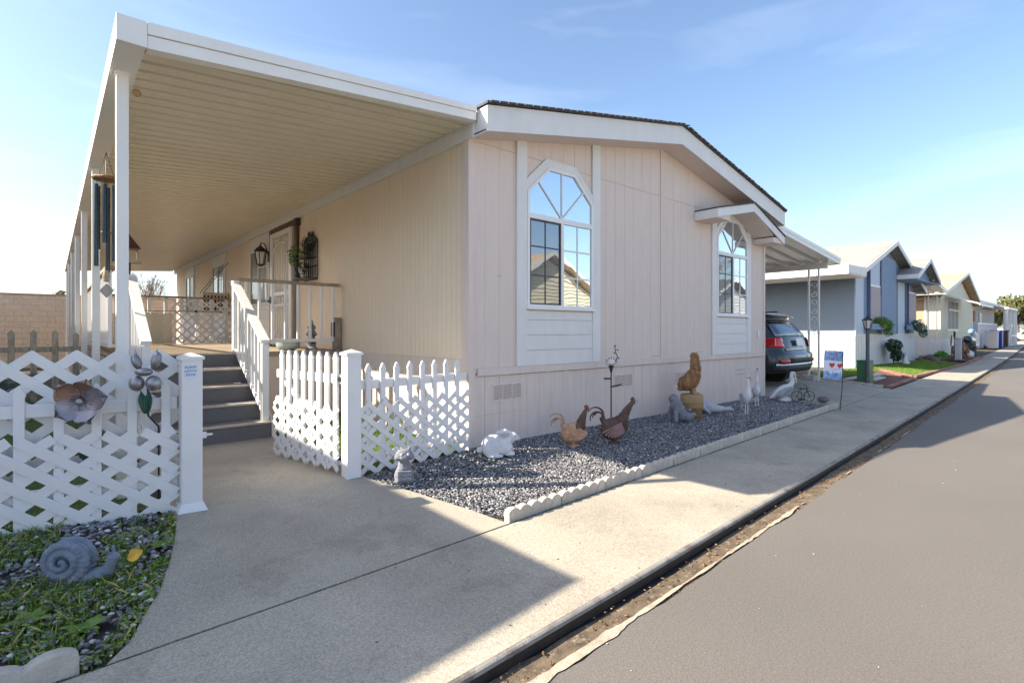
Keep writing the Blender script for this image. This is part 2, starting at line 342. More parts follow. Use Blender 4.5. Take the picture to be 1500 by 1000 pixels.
def rotmats(n, tilt=1.0):
    a = rng.uniform(0, 2 * math.pi, n); b = rng.normal(0, .35 * tilt, n); c = rng.normal(0, .35 * tilt, n)
    ca, sa, cb, sb, cc, sc = np.cos(a), np.sin(a), np.cos(b), np.sin(b), np.cos(c), np.sin(c)
    Z0 = np.zeros(n); O = np.ones(n)
    Rz = np.stack([ca, -sa, Z0, sa, ca, Z0, Z0, Z0, O], 1).reshape(n, 3, 3); Rx = np.stack([O, Z0, Z0, Z0, cb, -sb, Z0, sb, cb], 1).reshape(n, 3, 3)
    Ry = np.stack([cc, Z0, sc, Z0, O, Z0, -sc, Z0, cc], 1).reshape(n, 3, 3)
    return Rz @ Rx @ Ry
def inpoly(x, y, poly):
    r = np.zeros(len(x), bool); n = len(poly)
    for i in range(n):
        x1, y1 = poly[i]; x2, y2 = poly[(i + 1) % n]
        c = ((y1 > y) != (y2 > y)) & (x < (x2 - x1) * (y - y1) / (y2 - y1 + 1e-12) + x1); r ^= c
    return r
def scatter(poly, n):
    xs = [p[0] for p in poly]; ys = [p[1] for p in poly]; x = rng.uniform(min(xs), max(xs), n); y = rng.uniform(min(ys), max(ys), n)
    k = inpoly(x, y, poly); return x[k], y[k]
def pebbles(name, poly, n, size, z, m, label):
    x, y = scatter(poly, n); k = len(x); s_ = size * rng.uniform(.55, 1.35, k)
    sc_ = np.stack([s_, s_ * rng.uniform(.6, .85, k), s_ * rng.uniform(.3, .5, k)], 1)
    v = ICO[None] * rng.uniform(.85, 1.1, (k, 12, 1)) * sc_[:, None, :]
    v = np.einsum('nij,nkj->nki', rotmats(k), v); zz = (z(x, y) if callable(z) else z) + rng.uniform(0, size * .5, k)
    v += np.stack([x, y, zz], 1)[:, None, :]
    return tag(island_mesh(name, v, ICOF, m, 'stuff'), label, name.replace('_', ' ') if False else 'pebbles')
def blades(name, poly, n, h, m, label, z=0, mask=None, wd=.004, parent=None, cat='grass', lean=.5):
    x, y = scatter(poly, n)
    if mask is not None: k = mask(x, y); x = x[k]; y = y[k]
    k = len(x); a = rng.uniform(0, 2 * math.pi, k); hh = h * rng.uniform(.4, 1.25, k); le = hh * rng.uniform(.1, lean, k); b = rng.uniform(0, 2 * math.pi, k)
    dx, dy = np.cos(a) * wd, np.sin(a) * wd; lx, ly = np.cos(b) * le, np.sin(b) * le
    zz = np.full(k, z) if not callable(z) else z(x, y)
    v = np.stack([np.stack([x - dx, y - dy, zz], 1), np.stack([x + dx, y + dy, zz], 1), np.stack([x + dx * .7 + lx * .45, y + dy * .7 + ly * .45, zz + hh * .6], 1), np.stack([x + lx, y + ly, zz + hh], 1)], 1)
    return tag(island_mesh(name, v, [(0, 1, 2, 3)], m, 'stuff', smooth=False, parent=parent), label, cat)
def leaf_cloud(name, m, centers, radii, n, size, parent=None, up=.3, aspect=.5, shell=.5, droop=0):
    """leaf quads spread through several ellipsoidal clumps"""
    c = np.array(centers, float); r = np.array(radii, float)
    if r.ndim == 1: r = np.repeat(r[:, None], 3, 1)
    wgt = np.prod(r, 1) ** (2 / 3); idx = rng.choice(len(c), n, p=wgt / wgt.sum())
    d = rng.normal(size=(n, 3)); d /= np.linalg.norm(d, axis=1)[:, None]; q = rng.uniform(shell, 1.05, n)[:, None] ** .7
    p = c[idx] + d * q * r[idx]
    if droop: p[:, 2] -= droop * ((p[:, 0] - c[:, 0].mean()) ** 2 + (p[:, 1] - c[:, 1].mean()) ** 2)
    nrm = d + rng.normal(0, .6, (n, 3)) + np.array([0, 0, up]); nrm /= np.linalg.norm(nrm, axis=1)[:, None]
    t = np.cross(nrm, rng.normal(size=(n, 3))); t /= np.linalg.norm(t, axis=1)[:, None] + 1e-9; b = np.cross(nrm, t)
    s_ = size * rng.uniform(.5, 1.3, n)[:, None]
    v = np.stack([p - t * s_, p + b * s_ * aspect, p + t * s_, p - b * s_ * aspect], 1)
    return island_mesh(name, v, [(0, 1, 2, 3)], m, smooth=False, parent=parent)
def branches(mb, p, d, L_, r, depth, spread=.5, n=(2, 3), curve=.15, minr=.004):
    d = d.normalized(); q = p + d * L_; mid = p + d * L_ * .5 + Vector([random.uniform(-1, 1) for _ in range(3)]) * L_ * curve * .5
    mb.tube([p, mid, q], [r, r * .85, r * .68], n=5 if r < .05 else 8, cap=False)
    if depth == 0: return [q]
    tips = []
    for i in range(random.randint(*n)):
        e = d + Vector([random.uniform(-1, 1), random.uniform(-1, 1), random.uniform(-.5, 1)]) * spread
        tips += branches(mb, q if i else q, e, L_ * random.uniform(.62, .85), max(minr, r * .62), depth - 1, spread, n, curve, minr)
    return tips

# ============================================================ THE SETTING
def yk(x):
    x = max(-60, min(110, x)); return -2.93 + .048 * x + .00013 * x * x
def yi(x): return yk(x) + 1.12
def gz(x, y): return -.12 + .12 * max(0, min(1, (y - yi(x)) / 1.9))
gzv = np.vectorize(gz)
XS = [-60, -40, -20, -10] + [-6 + k for k in range(0, 30)] + [26 + 4 * k for k in range(22)] + [120, 160, 260]
def strip(mb, f0, f1, z0, z1, xs=XS):
    for a, b in zip(xs, xs[1:]):
        mb.add([(a, f0(a), z0), (b, f0(b), z0), (b, f1(b), z1), (a, f1(a), z1)], [(0, 1, 2, 3)])
def sheet(name, polys, m, zf=None, off=0):
    mb = MB()
    for p in polys: mb.add([(x, y, (zf(x, y) if zf else 0) + off) for x, y in p], [tuple(range(len(p)))])
    return setting(mb.build(name, m))
g = MB(); n = 40
for i in range(n):
    for j in range(n):
        pass
g.add([(-600, -600, -.33), (900, -600, -.33), (900, 900, -.33), (-600, 900, -.33)], [(0, 1, 2, 3)])
setting(g.build('ground', M['dirtfar']))
rd = MB(); XR = [-60 + 2 * k for k in range(160)]
rd.add([], []); random.seed(3)
e0 = []; 
for x in [-60 + .25 * k for k in range(700)]: e0.append((x, yk(x) - .20 + random.uniform(-.018, .018)))
for a, b in zip(e0, e0[1:]): rd.add([(a[0], a[1], -.168), (b[0], b[1], -.168), (b[0], yk(b[0]) - 8.6, -.15), (a[0], yk(a[0]) - 8.6, -.15)], [(0, 1, 2, 3)])
for a, b in zip(e0, e0[1:]): rd.add([(a[0], a[1], -.168), (b[0], b[1], -.168), (b[0], b[1], -.22), (a[0], a[1], -.22)], [(0, 1, 2, 3)])
for a, b in zip(XS[-4:], XS[-3:]): rd.add([(max(a, 114), yk(a) - .3, -.168), (b, yk(b) - .3, -.168), (b, yk(b) - 8.6, -.15), (max(a, 114), yk(a) - 8.6, -.15)], [(0, 1, 2, 3)])
setting(rd.build('road', M['asphalt']))
# cross street at the far end
sheet('cross_road', [[(108, -60), (118, -60), (118, 60), (108, 60)]], M['asphalt'], None, -.140)
gt = MB()
strip(gt, lambda x: yk(x) - .06, lambda x: yk(x) - .0, -.2, -.196)
strip(gt, lambda x: yk(x) - .0075, lambda x: yk(x) - .0065, -.19, -.139); setting(gt.build('gutter', M['gutter']))
sl = MB(); random.seed(5)
xs = [-10 + .12 * k for k in range(700)]; lo = [yk(x) - .225 + random.uniform(-.01, .01) for x in xs]; hi = [yk(x) - .028 + .012 * math.sin(x * 2.3) + random.uniform(-.012, .012) for x in xs]
for i in range(len(xs) - 1): sl.add([(xs[i], lo[i], -.172), (xs[i + 1], lo[i + 1], -.172), (xs[i + 1], hi[i + 1], -.190), (xs[i], hi[i], -.190)], [(0, 1, 2, 3)])
setting(sl.build('gutter_silt', M['silt']))
sm_ = MB(); xs = [-6 + .035 * k for k in range(1100)]
def lipw(x):
    a = .006 + .030 * noise.noise(Vector((x * .8, 3.1, 0))) + .013 * noise.noise(Vector((x * 5, 0, 5))) + .010 * noise.noise(Vector((x * 17, 2, 5))) + (.010 if x < 1.2 else -.004)
    return a if a > .004 else 0
for xa, xb in zip(xs, xs[1:]):
    wa, wb = lipw(xa), lipw(xb)
    if wa and wb:
        c0 = yk(xa) - .178 + .012 * noise.noise(Vector((xa * 3, 1, 1))); c1 = yk(xb) - .178 + .012 * noise.noise(Vector((xb * 3, 1, 1)))
        sm_.add([(xa, c0 - wa, -.163), (xb, c1 - wb, -.163), (xb, c1 + wb * .9, -.169), (xa, c0 + wa * .9, -.169)], [(0, 1, 2, 3)])
setting(sm_.build('gutter_lip', M['seal']))
# kerb (rounded nose) and pavement slabs
kb = MB(); prof = [(.026, -.1205), (.008, -.1215), (-.002, -.126), (-.007, -.134), (-.008, -.141)]
for a, b in zip(XS, XS[1:]):
    for (o0, z0), (o1, z1) in zip(prof, prof[1:]):
        kb.add([(a, yk(a) + o0, z0), (b, yk(b) + o0, z0), (b, yk(b) + o1, z1), (a, yk(a) + o1, z1)], [(0, 1, 2, 3)])
setting(kb.build('kerb', M['kerb'], smooth=True))
sw = MB(); x = .87 - 3.05 * 8
while x < 110:
    if abs(x + 2.18) < .1: x += 3.05; continue
    a, b = x + .004, (x + 6.096 if abs(x + 5.23) < .1 else x + 3.046)
    sw.prism([(a, yk(a) + .025, -.12), (b, yk(b) + .025, -.12), (b, yi(b) - .008, -.12), (a, yi(a) - .008, -.12)], (0, 0, -.18)); x += 3.05
setting(sw.build('pavement', M['concrete']))
mo = MB(); random.seed(8)
for x in [-6 + .02 * k for k in range(760)]:
    if noise.noise(Vector((x * 1.7, 9, 9))) > -.2 or x < -1: mo.obox((x, yi(x) + random.uniform(-.006, .006), -.128), (.03, random.uniform(.008, .026), .012), (0, 0, random.uniform(0, 3)))
setting(mo.build('joint_moss', mat('joint moss', (.07, .085, .04), .95, .4, 20, .5)))
# soil and yard ground under everything on the house side
yd = MB()
for a, b in zip(XS, XS[1:]):
    for k in range(6):
        t0, t1 = k / 6 * 2.4, (k + 1) / 6 * 2.4
        P_ = [(a, yi(a) + t0), (b, yi(b) + t0), (b, yi(b) + t1), (a, yi(a) + t1)]
        yd.add([(x, y, gz(x, y) - .03) for x, y in P_], [(0, 1, 2, 3)])
    yd.add([(a, yi(a) + 2.4, -.03), (b, yi(b) + 2.4, -.03), (b, 60, -.03), (a, 60, -.03)], [(0, 1, 2, 3)])
setting(yd.build('yard_soil', M['soil']))
LE = [(-3.36, yi(-3.36) + .008), (-3.27, -1.84), (-3.2, -1.66), (-3.1, -1.42), (-3.01, -1.1), (-2.93, -.75), (-2.87, -.40), (-2.86, .3), (-2.86, 2.1)]
RE = [(-1.0, yi(-1) + .008), (-1.07, -1.5), (-1.16, -1.17), (-1.25, -.84), (-1.36, -.5), (-1.42, -.15), (-1.42, .6), (-1.42, 2.1)]
pa = MB(); poly = LE + RE[::-1]
pa.prism([(x, y, gz(x, y) + .002) for x, y in poly], (0, 0, -.16)); setting(pa.build('path', M['concrete']))
dv = MB()
for j in range(2):
    for i in range(1): pass
dv.prism([(7.42, yi(7.42) + .008, -.118), (12.0, yi(12) + .008, -.118), (12.05, .5, .003), (7.72, .5, .003)], (0, 0, -.15))
dv.prism([(7.72, .508, .003), (12.05, .508, .003), (12.05, 16, .003), (7.72, 16, .003)], (0, 0, -.15))
setting(dv.build('driveway', M['concrete']))
GP = RE[1:5] + [(-1.36, -.26), (-.02, -.06), (0, 0), (7.6, 0), (7.7, -.3), (7.45, yi(7.45) + .12)] + [(x, yi(x) + .1) for x in (6, 4, 2, 0, -.9)]
def gzg(x, y): return gz(x, y) - .012
sheet('gravel_bed', [[(x, y) for x, y in GP]], mat('gravel base', (.10, .105, .12), .8, .6, 70, 1.0, 90, bd=.02), lambda x, y: gz(x, y), -.02)
pebbles('gravel', GP, 50000, .0135, lambda x, y: gzv(x, y) - .012, M['pebble'], 'grey slate pebbles covering the bed in front of the beige house')
pebbles('pale_gravel', GP, 1500, .0115, lambda x, y: gzv(x, y), M['pebblepale'], 'scattered pale pebbles among the grey slate gravel')
# left bed, weeds and pebbles
LB = [(-3.38, yi(-3.38) + .03)] + LE[1:7] + [(-2.9, -.1), (-6, .4), (-6, yi(-6) + .1)]
pebbles('bed_pebbles', LB, 9000, .018, lambda x, y: gzv(x, y) - .008, M['pebble'], 'blue grey pebbles in the weedy bed by the lattice fence')
pebbles('bed_pale_pebbles', LB, 500, .018, lambda x, y: gzv(x, y), M['pebblepale'], 'pale pebbles in the weedy bed by the lattice fence')
def weedmask(x, y):
    v = np.array([noise.noise(Vector((a * 2.6, b * 2.6, .3))) for a, b in zip(x, y)])
    edge = np.array([min((a - p[0]) ** 2 + (b - p[1]) ** 2 for p in LE[:7]) for a, b in zip(x, y)])
    return ((v > -.12) & ~((y > -.52) & (x > -3.5) & (edge > .004))) | (edge < .012)
blades('weed_grass', LB, 52000, .042, M['blade'], 'rough green grass and weeds in the snail bed', z=lambda x, y: gzv(x, y) - .02, mask=weedmask)
def tuftmask(x, y): return np.array([noise.noise(Vector((a * 6, b * 6, 4.7))) for a, b in zip(x, y)]) > .25
blades('tall_weed_grass', LB, 9000, .07, M['blade'], 'taller tufts of grass standing in the snail bed', z=lambda x, y: gzv(x, y) - .02, mask=tuftmask, wd=.003, lean=.7)
blades('dry_grass', LB, 2600, .07, mat('dry grass', (.42, .34, .14), .7, .2, 30, 0, island=.4), 'dry straw coloured stems among the weeds', z=lambda x, y: gzv(x, y) - .01, mask=weedmask, wd=.0022, lean=1.2)
x, y = scatter(LB, 16000); k = weedmask(x, y); x = x[k]; y = y[k]; n = len(x)
cc = np.stack([x, y, gzv(x, y) + rng.uniform(0, .03, n)], 1); a = rng.uniform(0, 6.28, n); s_ = rng.uniform(.006, .016, n)
t = np.stack([np.cos(a), np.sin(a), rng.uniform(-.2, .5, n)], 1) * s_[:, None]; b = np.stack([-np.sin(a), np.cos(a), rng.uniform(-.3, .3, n)], 1) * s_[:, None] * .55
tag(island_mesh('weed_leaves', np.stack([cc - t, cc + b, cc + t, cc - b], 1), [(0, 1, 2, 3)], M['leaf'], 'stuff', smooth=False), 'small broad leaved weeds among the grass of the snail bed', 'weeds')
# lawns
L1 = [(-9, .15), (-2.95, -.12), (-2.92, 3.2), (-3.2, 9), (-9, 9)]
L2 = [(-1.38, -.1), (-.06, 0), (-.06, 3.38), (-1.38, 3.38)]
sheet('lawn', [L1, L2], M['turf'], None, -.008)
blades('lawn_grass', L1, 14000, .05, M['blade'], 'green lawn behind the lattice fence', z=-.01)
blades('side_lawn_grass', L2, 9000, .05, M['blade'], 'sunlit green grass behind the open gate', z=-.01)

# ============================================================ BEIGE HOUSE
RX0, RXM, RX1, RYF, RYB = -.03, 3.85, 7.72, -.38, 18.7
def zr(x): return 3.75 + .196 * (x if x < RXM else 2 * RXM - x)      # top of the roof edge
H1 = thing('mobile_home', 'beige mobile home with a low gable, two arched front windows and grooved siding', 'house', (3.8, 9, 0))
def siding(name, m, x0, x1, z0, zf, pitch, y=-.0, axis='Y', parent=H1, brk=None, t=.010):
    """grooved boards; axis Y: plane y = const running along x; axis X: plane x = const running along y"""
    mb = MB(); a = x0
    while a < x1 - .01:
        b = min(a + pitch, x1); g_ = random.choice((.0006, .0012, .0018, .0026)) if axis == 'Y' else .002
        segs = brk or []
        zs = [z0] + segs
        for i, zz in enumerate(zs):
            top = (zs[i + 1] - .004) if i + 1 < len(zs) else None
            za, zb = (top, top) if top else (zf(a + g_), zf(b - g_))
            if axis == 'Y': mb.prism([(a + g_, y, zz), (b - g_, y, zz), (b - g_, y, zb), (a + g_, y, za)], (0, -t, 0))
            else: mb.prism([(y, a + g_, zz), (y, b - g_, zz), (y, b - g_, zb), (y, a + g_, za)], (-t, 0, 0))
        a = b
    return mb.build(name, m, parent)
core = MB(); yb = 18.3
core.prism([(0, 0, -.2), (7.6, 0, -.2), (7.6, 0, zr(7.6) - .12), (RXM, 0, zr(RXM) - .12), (0, 0, zr(0) - .12)], (0, yb, 0))
core.build('wall', M['groove'], H1)
siding('front_siding', M['beige'], .005, 7.6, .82, lambda x: zr(x) - .27, .22, brk=[3.46])
siding('skirting', M['skirt'], .005, 7.6, -.1, lambda x: .80, .22, t=.012)
siding('side_siding', M['beigeside'], .02, yb, .98, lambda x: 3.58, .102, y=0, axis='X', t=.004)
siding('side_skirting', M['skirt'], .02, yb, -.1, lambda x: .975, .204, y=0, axis='X', t=.011)
b = MB(); b.box(.11, -.036, .785, 7.61, -.014, .872); b.build('belt_trim', M['skirt'], H1, bevel=.003)
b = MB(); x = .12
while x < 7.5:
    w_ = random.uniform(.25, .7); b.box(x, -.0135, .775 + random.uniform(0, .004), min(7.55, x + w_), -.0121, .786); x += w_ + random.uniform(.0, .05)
b.build('belt_gap_shadow', mat('painted shadow gap under trim', (.16, .12, .10), .9, .2), H1)  # broken dark strips paint the shadow line of the gap below the belt
b = MB(); b.box(-.022, -.03, -.1, .07, .0, 3.50); b.box(-.022, 0, -.1, -.0, .09, 3.48); b.build('corner_trim', M['skirt'], H1)
b = MB(); b.box(7.55, -.028, .875, 7.625, 0, 3.47); b.box(7.55, -.024, -.1, 7.625, 0, .78); b.build('corner_trim', M['skirt'], H1)
b = MB(); b.box(3.80, -.024, .875, 3.89, -.012, zr(3.85) - .28); b.build('panel_batten', M['beige'], H1)
# damaged siding corner low on the left, and small dents
b = MB(); b.box(.02, -.0135, .33, .95, -.0125, .336); b.build('siding_crack', M['groove'], H1)
rf = MB()
rf.prism([(RX0 - .02, 0, zr(0) - .02), (RXM, 0, zr(RXM) - .02), (RX1 + .02, 0, zr(RX1) - .02), (RX1 + .02, 0, zr(RX1) + .006), (RXM, 0, zr(RXM) + .010), (RX0 - .02, 0, zr(0) + .006)], (0, RYB + .46, 0))
for v_ in range(len(rf.v)): rf.v[v_] = (rf.v[v_][0], rf.v[v_][1] + RYF - .03, rf.v[v_][2])
x = RX0
while x < RX1 - .1:     # uneven shingle tabs along the rake
    rf.obox((x + .06, RYF - .03 + random.uniform(-.012, .0), zr(x + .06) + .002), (.11, .05, .014), (0, math.atan(-.196 if x < RXM else .196), 0)); x += .125
rf.build('roof', M['shingle'], H1)
for nm, m, y0_, y1_, dz0, dz1 in (('rake_fascia', M['white'], RYF, RYF + .022, .30, .022), ('rake_trim', M['white'], RYF - .014, RYF - .001, .075, .022)):
    b = MB()
    if nm == 'rake_trim': continue
    for (xa, xb) in ((RX0, RXM - .002), (RXM + .002, RX1)):
        b.prism([(xa, y0_, zr(xa) - dz0), (xb, y0_, zr(xb) - dz0), (xb, y0_, zr(xb) - dz1), (xa, y0_, zr(xa) - dz1)], (0, y1_ - y0_, 0))
    b.build(nm, m, H1)
b = MB()
for (xa, xb) in ((RX0, RXM), (RXM, RX1)):
    b.prism([(xa, RYF + .023, zr(xa) - .285), (xb, RYF + .023, zr(xb) - .285), (xb, RYF + .023, zr(xb) - .27), (xa, RYF + .023, zr(xa) - .27)], (0, .36, 0))
b.build('soffit', M['beige'], H1)
b = MB(); b.box(RX0, RYF + .023, zr(RX0) - .30, RX0 + .022, RYB, zr(RX0) - .022); b.build('eave_fascia', M['white'], H1)
b = MB(); b.box(RX1 - .03, RYF + .03, zr(RX1) - .3, RX1, RYB, zr(RX1) - .02); b.build('eave_fascia', M['white'], H1)

def arch_window(cx, hw, parent, names=('window',)):
    """five sided arch over a slider; sits in the plane y = 0"""
    fr = MB(); y0_, y1_ = -.052, -.014; z0, z1, zs, zt_ = 1.60, 2.70, 3.04, 3.385; th = hw * .40
    outer = [(-hw, z0), (hw, z0), (hw, zs), (th, zt_), (-th, zt_), (-hw, zs)]
    def ring(mb, po, d, ya, yb_):
        c = [(sum(p[0] for p in po) / len(po)), (sum(p[1] for p in po) / len(po))]; n = len(po); inn = []
        for i in range(n):
            p0, p1, p2 = Vector(po[i - 1]), Vector(po[i]), Vector(po[(i + 1) % n]); e1 = (p1 - p0).normalized(); e2 = (p2 - p1).normalized()
            n1 = Vector((-e1.y, e1.x)); n2 = Vector((-e2.y, e2.x)); k = (n1 + n2).normalized(); inn.append(p1 + k * d / max(.3, k.dot(n1)))
        for i in range(n):
            j = (i + 1) % n; q = [po[i], po[j], inn[j], inn[i]]
            mb.prism([(cx + p[0], ya, p[1]) for p in q], (0, yb_ - ya, 0))
        return inn
    f = MB(); ring(f, outer, .035, y0_, y1_); f.box(cx - hw + .03, y0_ - .004, 2.70, cx + hw - .03, y1_, 2.765); f.box(cx - .028, y0_ - .003, z0 + .03, cx + .022, y1_, 2.70)
    f.box(cx - hw - .03, y0_ - .022, z0 - .028, cx + hw + .03, y1_, z0)
    wf = f.build('window', M['frame'], parent, bevel=.003)
    g_ = MB(); g_.prism([(cx + p[0] * .96, -.030, p[1]) for p in [(-hw, 2.765), (hw, 2.765), (hw, zs), (th, zt_ - .02), (-th, zt_ - .02), (-hw, zs)]], (0, .006, 0)); g_.box(cx + .02, -.032, z0 + .03, cx + hw - .03, -.026, 2.70)
    g_.build('pane', M['glass'], wf)
    g_ = MB(); g_.box(cx - hw + .05, -.038, z0 + .05, cx - .04, -.032, 2.68); g_.build('screened_pane', M['glassdark'], wf)
    s = MB(); xa, xb = cx - hw + .032, cx - .03
    for q in ((xa, z0 + .03, xa + .022, 2.70), (xb - .022, z0 + .03, xb, 2.70)): s.box(q[0], -.05, q[1], q[2], -.030, q[3])
    s.box(xa + .022, -.05, z0 + .03, xb - .022, -.03, z0 + .052); s.box(xa + .022, -.05, 2.678, xb - .022, -.03, 2.70); s.build('screen_frame', M['dark'], wf)
    mu = MB(); t_ = .009
    for x_ in (cx + hw * .49,): mu.box(x_ - t_, -.039, z0 + .03, x_ + t_, -.033, 2.70)
    for z_ in (z0 + .40, z0 + .76): mu.box(cx + .022, -.042, z_ - t_, cx + hw - .035, -.034, z_ + t_)
    mu.bar((cx, -.037, 2.765), (cx, -.037, zt_ - .03), .018, .010, (0, 1, 0))
    for sx in (-1, 1): mu.bar((cx + sx * .015, -.038, 2.775), (cx + sx * hw * .70, -.038, 3.19), .018, .010, (0, 1, 0))
    mu.build('glazing_bar', M['frame'], wf)
    mu = MB(); x_ = cx - hw * .5; mu.box(x_ - .008, -.043, z0 + .052, x_ + .008, -.039, 2.678)
    for z_ in (z0 + .40, z0 + .76): mu.box(cx - hw + .055, -.0435, z_ - .008, cx - .053, -.0395, z_ + .008)
    mu.build('glazing_bar', M['dark'], wf)
    # casing round the arch, side boards, apron
    c = MB(); a0, a1 = -.036, -.0145; d = .10
    pts_i = [(-hw, zs), (-th, zt_), (th, zt_), (hw, zs)]; pts_o = [(-hw, zs + .14), (-th - .03, zt_ + .11), (th + .03, zt_ + .11), (hw, zs + .14)]
    for i in range(3):
        q = [pts_i[i], pts_i[i + 1], pts_o[i + 1], pts_o[i]]; c.prism([(cx + p[0], a0, p[1]) for p in q], (0, a1 - a0, 0))
    c.build('window_casing', M['white'], wf)
    b = MB()
    for s_ in (-1, 1):
        xa, xb = sorted((cx + s_ * (hw + .002), cx + s_ * (hw + .165))); zt2 = zr(xa) - .275 if cx < 4 else 3.30
        b.prism([(xa, -.04, .874), (xb, -.04, .874), (xb, -.04, (zr(xb) - .275) if cx < 4 else zt2), (xa, -.04, zt2)], (0, .025, 0))
    b.build('window_side_board', M['white'], wf)
    b = MB(); zz = .876
    for h_ in (.19, .19, .19, .115): b.box(cx - hw, -.026, zz, cx + hw, -.0145, zz + h_ - .006); zz += h_
    b.build('window_apron', M['white'], wf)
arch_window(1.49, .62, H1); arch_window(6.19, .60, H1)
# gabled hood over the right window
hd = MB(); c0, hw, ze, zp, yf, zl = 6.2, 1.36, 3.20, 3.66, -.44, 3.37
hd.prism([(c0 - hw, yf - .02, zl - .01), (c0, yf - .02, zp - .01), (c0 + hw, yf - .02, ze - .01), (c0 + hw, yf - .02, ze + .014), (c0, yf - .02, zp + .016), (c0 - hw, yf - .02, zl + .014)], (0, -yf + .0, 0))
hood = hd.build('window_hood', M['shingle'], H1)
b = MB()
for s_, zq in ((-1, zl), (1, ze)): b.prism([(c0 + s_ * hw, yf, zq - .16), (c0 + s_ * hw, yf, zq - .012), (c0, yf, zp - .012), (c0, yf, zp - .16)], (0, .024, 0))
b.box(c0 - hw, yf + .025, zl - .16, c0 - hw + .022, -.016, zl - .014); b.box(c0 + hw - .022, yf + .025, ze - .16, c0 + hw, -.016, ze - .014)
b.build('hood_fascia', M['white'], hood)
b = MB()
for s_, zq in ((-1, zl), (1, ze)):
    xa, xb = sorted((c0 + s_ * (hw - .024), c0 + s_ * (hw - .48))); b.box(xa, yf + .026, zq - .158, xb, -.016, zq - .06)
for s_ in (-1, 1): b.prism([(c0 + s_ * (hw - .48), yf + .025, (zl if s_ < 0 else ze) - .04), (c0, yf + .025, zp - .15), (c0, yf + .025, zp - .135), (c0 + s_ * (hw - .48), yf + .025, (zl if s_ < 0 else ze) - .025)], (0, -yf - .042, 0))
b.build('hood_soffit', M['beige'], hood)
VS = mat('dark vent slot and nail tone', (.27, .23, .21), .9, .1)  # one dark tone shared by vent slots, siding scars and nail heads
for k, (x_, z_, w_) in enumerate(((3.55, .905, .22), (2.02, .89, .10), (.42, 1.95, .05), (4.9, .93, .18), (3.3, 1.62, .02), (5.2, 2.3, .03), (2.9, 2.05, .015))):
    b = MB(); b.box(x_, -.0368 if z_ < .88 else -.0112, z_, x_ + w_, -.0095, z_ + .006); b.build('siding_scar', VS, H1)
nl = MB()
for xj in (.02, 2.42, 3.78, 3.92, 5.10, 7.52):
    z_ = .95
    while z_ < zr(xj) - .35: nl.box(xj + .012, -.0112, z_, xj + .018, -.0098, z_ + .006); z_ += .20
nl.build('nail_heads', VS, H1)
# crawl space vents and outlet cover
def vent(xa, xb, za, zb, rows=8, cols=3):
    b = MB(); b.box(xa, -.020, za, xb, -.0125, zb); v_ = b.build('skirting_vent', M['skirt'], H1)
    s = MB(); cw = (xb - xa - .03) / cols
    for i in range(cols):
        for j in range(rows):
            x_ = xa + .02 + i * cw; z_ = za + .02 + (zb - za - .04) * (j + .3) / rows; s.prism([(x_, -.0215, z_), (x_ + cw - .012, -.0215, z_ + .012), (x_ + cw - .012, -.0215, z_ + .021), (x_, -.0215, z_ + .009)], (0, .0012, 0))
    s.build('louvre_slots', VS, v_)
vent(.33, .80, .47, .68); vent(2.60, 3.06, .46, .67); vent(4.25, 4.55, .42, .62, 6, 2); vent(6.35, 6.75, .42, .62, 2, 3)
b = MB(); b.box(7.28, -.03, 1.18, 7.36, -.014, 1.30); b.build('outlet_cover', M['vinyl'], H1, bevel=.004)
b = MB(); b.box(.0, -.02, -.11, .6, -.013, .02); b.build('base_board', M['skirt'], H1)
# porch side: ledger, door, windows
b = MB(); b.box(-.05, -.15, 3.44, -.012, yb, 3.62); b.build('ledger_board', M['white'], H1)
def side_window(y0_, y1_, z0, z1, tr=.12):
    f = MB()
    for q in ((y0_ - tr, .99, y0_, 3.43), (y1_, .99, y1_ + tr, 3.43)): f.box(-.03, q[0], q[1], -.0095, q[2], q[3])
    zz = .99
    while zz < z0 - .05: f.box(-.024, y0_, zz, -.0095, y1_, min(zz + .2, z0) - .006); zz += .2
    f.box(-.024, y0_, z1, -.0095, y1_, 3.43)
    f.box(-.045, y0_, z0 - .001, -.0095, y0_ + .04, z1); f.box(-.045, y1_ - .04, z0 - .001, -.0095, y1_, z1); f.box(-.045, y0_ + .04, z0, -.0095, y1_ - .04, z0 + .04); f.box(-.045, y0_ + .04, z1 - .041, -.0095, y1_ - .04, z1 - .001)
    ym = (y0_ + y1_) / 2; f.box(-.046, ym - .02, z0 + .04, -.0095, ym + .02, z1 - .041)
    wf = f.build('window', M['white'], H1)
    g_ = MB(); g_.box(-.024, y0_ + .04, z0 + .04, -.0242 + .004, y1_ - .04, z1 - .04); g_.build('pane', M['glassdark'], wf)
    m_ = MB()
    for k in (1, 2): z_ = z0 + (z1 - z0) * k / 3; m_.box(-.03, y0_ + .04, z_ - .008, -.0245, ym - .02, z_ + .008)
    m_.box(-.031, (y0_ + ym) / 2 - .008, z0 + .04, -.0246, (y0_ + ym) / 2 + .008, z1 - .04)
    m_.build('glazing_bar', M['frame'], wf)
side_window(7.22, 8.52, 1.88, 3.14); side_window(11.05, 12.35, 1.9, 3.14); side_window(15.1, 16.3, 1.9, 3.14)
